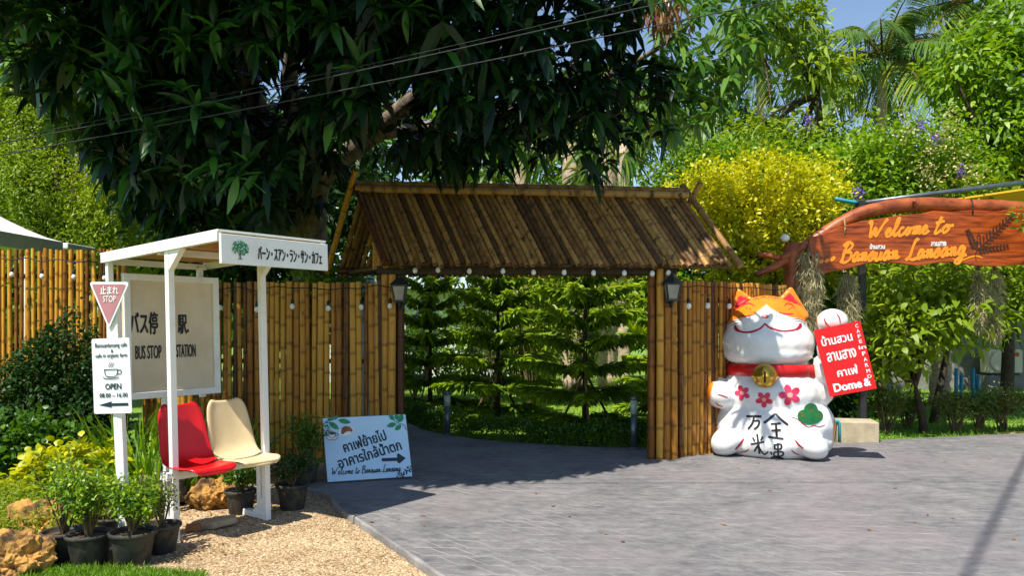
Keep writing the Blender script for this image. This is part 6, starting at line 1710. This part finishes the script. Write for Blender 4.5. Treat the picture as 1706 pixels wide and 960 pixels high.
tree('backdrop_tree', 'bright leafy tree close behind the feathery one', 'tree', (-10.6, 17.5, GZ), .14, [((-10.6, 17.5, 4.2), (1.8, 1, 1.4)), ((-12, 17.5, 5.6), (1.6, 1, 1.4)), ((-9.4, 17.6, 3.4), (1.5, 1, 1.2)), ((-10.8, 17.6, 7.0), (1.7, 1, 1.3)), ((-8.0, 17.6, 2.9), (1.3, 1, 1.0))], 2600, 7, .17, .07, M['lf_lime'], M['bark_dark'], 620, .35, .12, .3)
bush('fresh green shrub peeping over the fence by the gate', (-2.75, 10.3, GZ), [((0, 0, 1.9), (.45, .4, .5)), ((.5, .3, 2.1), (.4, .3, .4))], 300, 6, .12, .05, M['lf_bright'], 603, 'shrub', .3, .06, .3, .3, None, 8, 'shrub')
bush('sunlit undergrowth behind the gate roof ridge', (.4, 15.0, GZ), [((0, 0, 2.6), (1.2, .6, .8)), ((-1.2, 0, 2.7), (1.0, .6, .7)), ((1.3, 0, 2.2), (1.0, .6, .7)), ((0, .3, 1.5), (1.4, .6, .9))], 700, 6, .2, .06, M['lf_lime'], 604, 'shrub', .4, .08, .3, .4, None, 14, 'shrub')

bush('leafy green shrub on the lawn in front of the white house', (-2.1, 16.5, GZ), [((0, 0, .9), (.9, .5, .9)), ((1.1, 0, 1.2), (.8, .5, .9)), ((-.9, 0, 1.3), (.7, .5, .9))], 700, 6, .15, .06, M['lf_bright'], 605, 'shrub', .4, .08, .3, .4, None, 14, 'shrub')
bush('sunlit lime shrub on the lawn beside the pale palm trunks', (.2, 17.0, GZ), [((0, 0, 1.0), (.8, .5, .9)), ((.7, 0, 1.7), (.6, .5, .8))], 500, 6, .15, .05, M['lf_lime'], 606, 'shrub', .4, .08, .3, .4, None, 14, 'shrub')
# ------------------------------------------------------------------ the great mango tree over the gate
rng = np.random.default_rng(2024); rr = random.Random(2024)
mg0 = Vector((-2.95, 10.9, GZ))
mango = thing('mango_tree', 'huge dark mango tree spreading over the gate', 'tree', mg0)
tb = MB()
def limb(pts, r0, r1, n=10):
    P = catmull([Vector(p) - mg0 for p in pts], 6)
    tb.tube(P, [r0 + (r1 - r0) * i / (len(P)-1) for i in range(len(P))], n, False, .05, rr)
fk = Vector((-2.75, 10.7, 2.7))
limb([mg0, (-2.9, 10.85, 1.4), fk], .30, .24, 12)
limb([fk, at(535, 300, 10.3), at(620, 225, 10.0), at(690, 165, 9.6), at(800, 90, 9.0), at(900, 0, 8.5)], .17, .07)
limb([fk, at(495, 200, 10.3), at(482, 130, 10.0), at(500, 20, 9.5), (-2.4, 9.2, 6.4)], .16, .06)
limb([fk, at(430, 180, 10.3), at(410, 110, 10.0), at(360, 0, 9.5), (-4.2, 8.8, 6.0)], .15, .06)
limb([fk, at(330, 290, 10.6), at(200, 210, 10.0), at(90, 120, 9.2)], .12, .04)
limb([at(620, 225, 10.0), at(780, 200, 10.2), at(960, 150, 9.9), at(1080, 90, 9.4), at(1150, 40, 9.0)], .09, .012)
limb([(-2.4, 9.2, 6.4), (-1.0, 7.8, 7.2), (.3, 7.0, 7.4)], .07, .03)
tb.build('trunk', M['bark_grey'], mango, True)
shade = [(-5.3, 9.9), (-3.6, 8.75), (-2.3, 7.75), (-1.3, 7.25), (.28, 7.75), (1.6, 8.7), (2.5, 9.6), (3.2, 10.2), (3.3, 10.9), (2.0, 11.0), (.2, 11.0), (-1.2, 11.4), (-2.0, 13.5), (-5.8, 15.5)]
shv = SUN.xy / SUN.z
def shaded(P):
    G = P[:, :2] - np.array(shv)[None] * P[:, 2:3]
    return inside(shade, G)
bxs = np.array([-140, 0, 40, 80, 120, 170, 205, 240, 300, 390, 470, 545, 600, 700, 800, 860, 905, 945, 1000, 1060, 1095, 1140, 1180, 1230, 1290, 1330])
bys = np.array([-40, 60, 160, 205, 245, 290, 340, 385, 400, 405, 392, 350, 300, 296, 290, 292, 255, 250, 285, 262, 240, 236, 190, 150, 90, -60])
cand = []
while sum(len(c) for c in cand) < 2300:
    k = 4000
    px, py, Y = rng.uniform(-140, 1330, k), rng.uniform(-160, 405, k), rng.uniform(6.0, 13.0, k)
    bot = np.interp(px, bxs, bys) + rng.normal(size=k) * 14 - 22
    Pw = np.stack([(px - 853) / FOC * Y, Y, CAM_H - (py - HOR) / FOC * Y], 1)
    okk = (py < bot) & shaded(Pw) & (Pw[:, 2] > np.where(px < 545, 2.35, 3.3)) & ~((Y < 9.6) & (Pw[:, 2] < 3.25) & (px > 470))
    okk &= ~((px < 420) & (py > 300) & (Y < 9.5)) & ~((px < 160) & (rng.random(k) > .4))
    for (xa, ya), (xb, yb), wpx in (((600, 245), (685, 172), 30), ((400, 110), (430, 175), 26), ((474, 170), (490, 85), 24)):
        t_ = np.clip(((px - xa) * (xb - xa) + (py - ya) * (yb - ya)) / ((xb - xa) ** 2 + (yb - ya) ** 2), 0, 1)
        okk &= ~((np.hypot(px - xa - t_ * (xb - xa), py - ya - t_ * (yb - ya)) < wpx * 12 / Y) & (Y < 10.3) & (rng.random(k) < .9))   # bare stretches of the limbs
    cand.append(Pw[okk])
k = 260                                          # the far side of the crown
px, py, Y = rng.uniform(330, 700, k), rng.uniform(-20, 285, k), rng.uniform(10.6, 11.6, k)
cbk = np.stack([(px - 853) / FOC * Y, Y, CAM_H - (py - HOR) / FOC * Y], 1)[py < np.interp(px, bxs, bys) - 40]
cin = np.concatenate([np.concatenate(cand)[:2300], cbk])
cand = []
while sum(len(c) for c in cand) < 1900:
    k = 6000
    Pw = np.stack([rng.uniform(-7.5, 4.5, k), rng.uniform(2.8, 12, k), rng.uniform(4.4, 8.6, k)], 1)
    py = HOR - FOC * (Pw[:, 2] - CAM_H) / Pw[:, 1]
    G_ = Pw[:, :2] - np.array(shv)[None] * Pw[:, 2:3]
    cand.append(Pw[shaded(Pw) & (py < -60) & ~((G_[:, 0] < -2.7) & (G_[:, 1] < 10.3))])
cup = np.concatenate(cand)[:1900]
# sprays on the cat side, sunlight put into their leaf colour
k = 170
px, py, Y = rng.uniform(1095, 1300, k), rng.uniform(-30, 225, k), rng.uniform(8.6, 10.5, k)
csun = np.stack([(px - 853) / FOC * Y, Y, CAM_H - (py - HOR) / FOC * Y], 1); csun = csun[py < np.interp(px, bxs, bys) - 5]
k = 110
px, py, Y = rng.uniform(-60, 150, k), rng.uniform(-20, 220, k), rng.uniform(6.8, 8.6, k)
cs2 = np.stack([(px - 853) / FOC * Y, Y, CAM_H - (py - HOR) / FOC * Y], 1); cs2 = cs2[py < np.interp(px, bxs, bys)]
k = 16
cs3 = np.stack([rng.uniform(2.55, 3.1, k), rng.uniform(8.7, 9.0, k), rng.uniform(.5, 1.7, k)], 1) + np.array(SUN)[None] * rng.uniform(3.9, 5.2, (k, 1))  # unseen rosettes added above the frame to throw dapples on the cat
def rosettes(rng, P, per, L, W):
    n = len(P)
    ax = unit(rng.normal(size=(n, 3)) * .45 + np.array([0, -.25, .35])); tmp = unit(np.cross(ax, rdirs(rng, n))); tm2 = np.cross(ax, tmp)
    pos = np.repeat(P, per, 0); az = np.tile(np.arange(per) * 2.399, n) + np.repeat(rng.random(n) * 6.28, per)
    el = rng.uniform(-.35, .85, n * per)
    d = (np.repeat(tmp, per, 0) * np.cos(az)[:, None] + np.repeat(tm2, per, 0) * np.sin(az)[:, None]) * np.cos(el)[:, None] + np.repeat(ax, per, 0) * np.sin(el)[:, None]
    pos = pos - np.repeat(ax, per, 0) * (rng.random(n * per) * .10)[:, None]
    LL = L * rng.uniform(.7, 1.2, n * per)
    return pos, unit(d), LL, W * rng.uniform(.8, 1.15, n * per), rng.uniform(.25, .8, n * per)
MSH = (.32, .5, .70, .44)
def add_rosettes(name, P, per, L, W, mat, tone=None):
    pos, d, LL, WW, dr = rosettes(rng, P, per, L, W)
    v = leaf_verts(pos - np.array(mg0)[None], d, np.tile([0, 0, 1.], (len(pos), 1)) + rng.normal(size=(len(pos), 3)) * .35, LL, WW, dr, .3, MSH)
    t_ = rng.random(len(v)) ** 1.6
    o = obj(name, leaf_mesh(name, v, rng, t_), mat, mango); o['kind'] = 'stuff'
    return o
# the leaves that show largest are leaves of their own
scr = np.stack([853 + FOC * cin[:, 0] / cin[:, 1], HOR - FOC * (cin[:, 2] - CAM_H) / cin[:, 1]], 1)
vis = (scr[:, 0] > 20) & (scr[:, 0] < 1250) & (scr[:, 1] > 10)
order = np.argsort(np.where(vis, cin[:, 1], 99)); near = order[:30]; rest = order[30:]
def unit_leaf(seed):
    r_ = random.Random(seed); mb = MB(); n = 7; rows = []
    for i in range(n + 1):
        f = i / n; w = .135 * math.sin(min(1, f * 1.02 + .02) * 3.05) ** .75 * (1 - .25 * f); z = -.38 * f * f * r_.uniform(.9, 1.1)
        rows.append([(-w, f, z + .3*w + .012*math.sin(i*2.1)), (0, f, z), (w, f, z + .3*w + .012*math.cos(i*2.4))])
    mb.add([q for r in rows for q in r], [(i*3+k, i*3+k+1, (i+1)*3+k+1, (i+1)*3+k) for i in range(n) for k in range(2)])
    me = mb.mesh('leaf', True); a = me.attributes.new('rnd', 'FLOAT', 'POINT'); a.data.foreach_set('value', [r_.uniform(.6, 1)] * len(me.vertices)); me.materials.append(M['lf_mango']); return me  # raised leaf tones stand in for sun on the front clusters
ULF = [unit_leaf(i) for i in range(7)]
pos, d, LL, WW, dr = rosettes(rng, cin[near], 10, .26, .06)
for i in range(len(pos)):
    dv = Vector(d[i]); up0 = Vector((rr.gauss(0, .3), rr.gauss(0, .3), 1)); sd_ = dv.cross(up0).normalized(); nn_ = sd_.cross(dv)
    o = bpy.data.objects.new('leaf', ULF[i % 7]); C.objects.link(o); o.parent = mango
    Mx = Matrix((sd_, dv, nn_)).transposed().to_4x4()
    o.matrix_basis = Matrix.Translation(Vector(pos[i]) - mg0) @ Mx @ Matrix.Scale(LL[i], 4)
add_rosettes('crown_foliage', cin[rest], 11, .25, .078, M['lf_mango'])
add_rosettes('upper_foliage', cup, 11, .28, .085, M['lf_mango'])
add_rosettes('sun_tinted_foliage', np.concatenate([csun, cs2, cs3]), 10, .24, .07, M['lf_mango_sun'])
# dry hanging frond bunch caught in the crown
pos = np.array(at(1100, 8, 9.0)) + rng.normal(size=(120, 3)) * np.array([.16, .1, .12])
v = leaf_verts(pos - np.array(mg0)[None], unit(rng.normal(size=(120, 3)) * .35 + np.array([0, 0, -1.])), rdirs(rng, 120), rng.uniform(.15, .3, 120), np.full(120, .04), np.full(120, .1))
pos2 = np.array(at(455, 35, 8.5)) + rng.normal(size=(40, 3)) * np.array([.05, .05, .1])
v2 = leaf_verts(pos2 - np.array(mg0)[None], unit(rng.normal(size=(40, 3)) * .3 + np.array([0, 0, -1.])), rdirs(rng, 40), rng.uniform(.12, .25, 40), np.full(40, .035), np.full(40, .1))
o = obj('dead_leaves', leaf_mesh('dead', np.concatenate([v, v2]), rng), M['lf_dry'], mango); o['kind'] = 'stuff'

# ------------------------------------------------------------------ overhead cables
for lab, a, b_, c_ in (('upper overhead cable crossing in front of the mango tree', (-260, 290, 6.2), (470, 145, 5.9), (1400, -62, 5.6)), ('lower overhead cable crossing in front of the mango tree', (-260, 308, 6.2), (560, 152, 5.9), (1500, -42, 5.6)), ('thin third cable close above the upper one', (-260, 286, 6.25), (700, 88, 5.95), (1400, -84, 5.65))):
    p0, p1, p2 = at(*a), at(*b_), at(*c_)
    e0 = p0 + (p0 - p1) * 1.5; e1 = p2 + (p2 - p1) * 1.5
    o = MB().tube(catmull([e0, p0, p1, p2, e1], 8), .0048 if 'thin' not in lab else .0025, 5).build('overhead_cable', pmat('cable', (.03, .033, .036), None, 4, .6, spec=.2), None, True)
    tag(o, lab, 'cable')

pts = [Vector((x, y, 0)) + SUN * (9.0 / SUN.z) for x, y in ((-2.6, -2.4), (2.79, 4.72), (4.99, 7.63), (8.0, 11.6))]  # unseen cable, added overhead only for the shadow line it casts
o = MB().tube(catmull(pts, 8), .022, 6).build('overhead_cable', M['wire'], None, True); tag(o, 'unseen thick cable added high over the drive to throw a thin shadow', 'cable')
# ------------------------------------------------------------------ litter on the drive
n = 46
P = np.stack([rng.uniform(-1.2, 5.5, n), rng.uniform(5.2, 10.2, n), np.full(n, .004)], 1); P = P[inside(drive_poly, P)]
n = len(P)
v = leaf_verts(P, np.concatenate([rng.normal(size=(n, 2)), rng.uniform(0, .12, (n, 1))], 1), np.tile([0, 0, 1.], (n, 1)), rng.uniform(.03, .075, n), np.full(n, .022), np.zeros(n), .3)
o = obj('fallen_leaves', leaf_mesh('fallen', v, rng), M['lf_dry']); tag(o, 'dry fallen leaves scattered over the grey drive', 'leaves', kind='stuff')
n = 260
P = np.stack([rng.uniform(-3.0, -1.9, n), rng.uniform(5.2, 7.6, n), np.full(n, GRAV + .006)], 1); P = P[inside(gp, P)]; n = len(P)
v = leaf_verts(P, np.concatenate([rng.normal(size=(n, 2)), rng.uniform(0, .2, (n, 1))], 1), np.tile([0, 0, 1.], (n, 1)), rng.uniform(.02, .05, n), np.full(n, .014), np.zeros(n), .3)
o = obj('dry_leaf_litter', leaf_mesh('litter', v, rng), M['lf_dry']); tag(o, 'brown leaf litter on the gravel round the bench', 'leaves', kind='stuff')
bpy.context.view_layer.update()
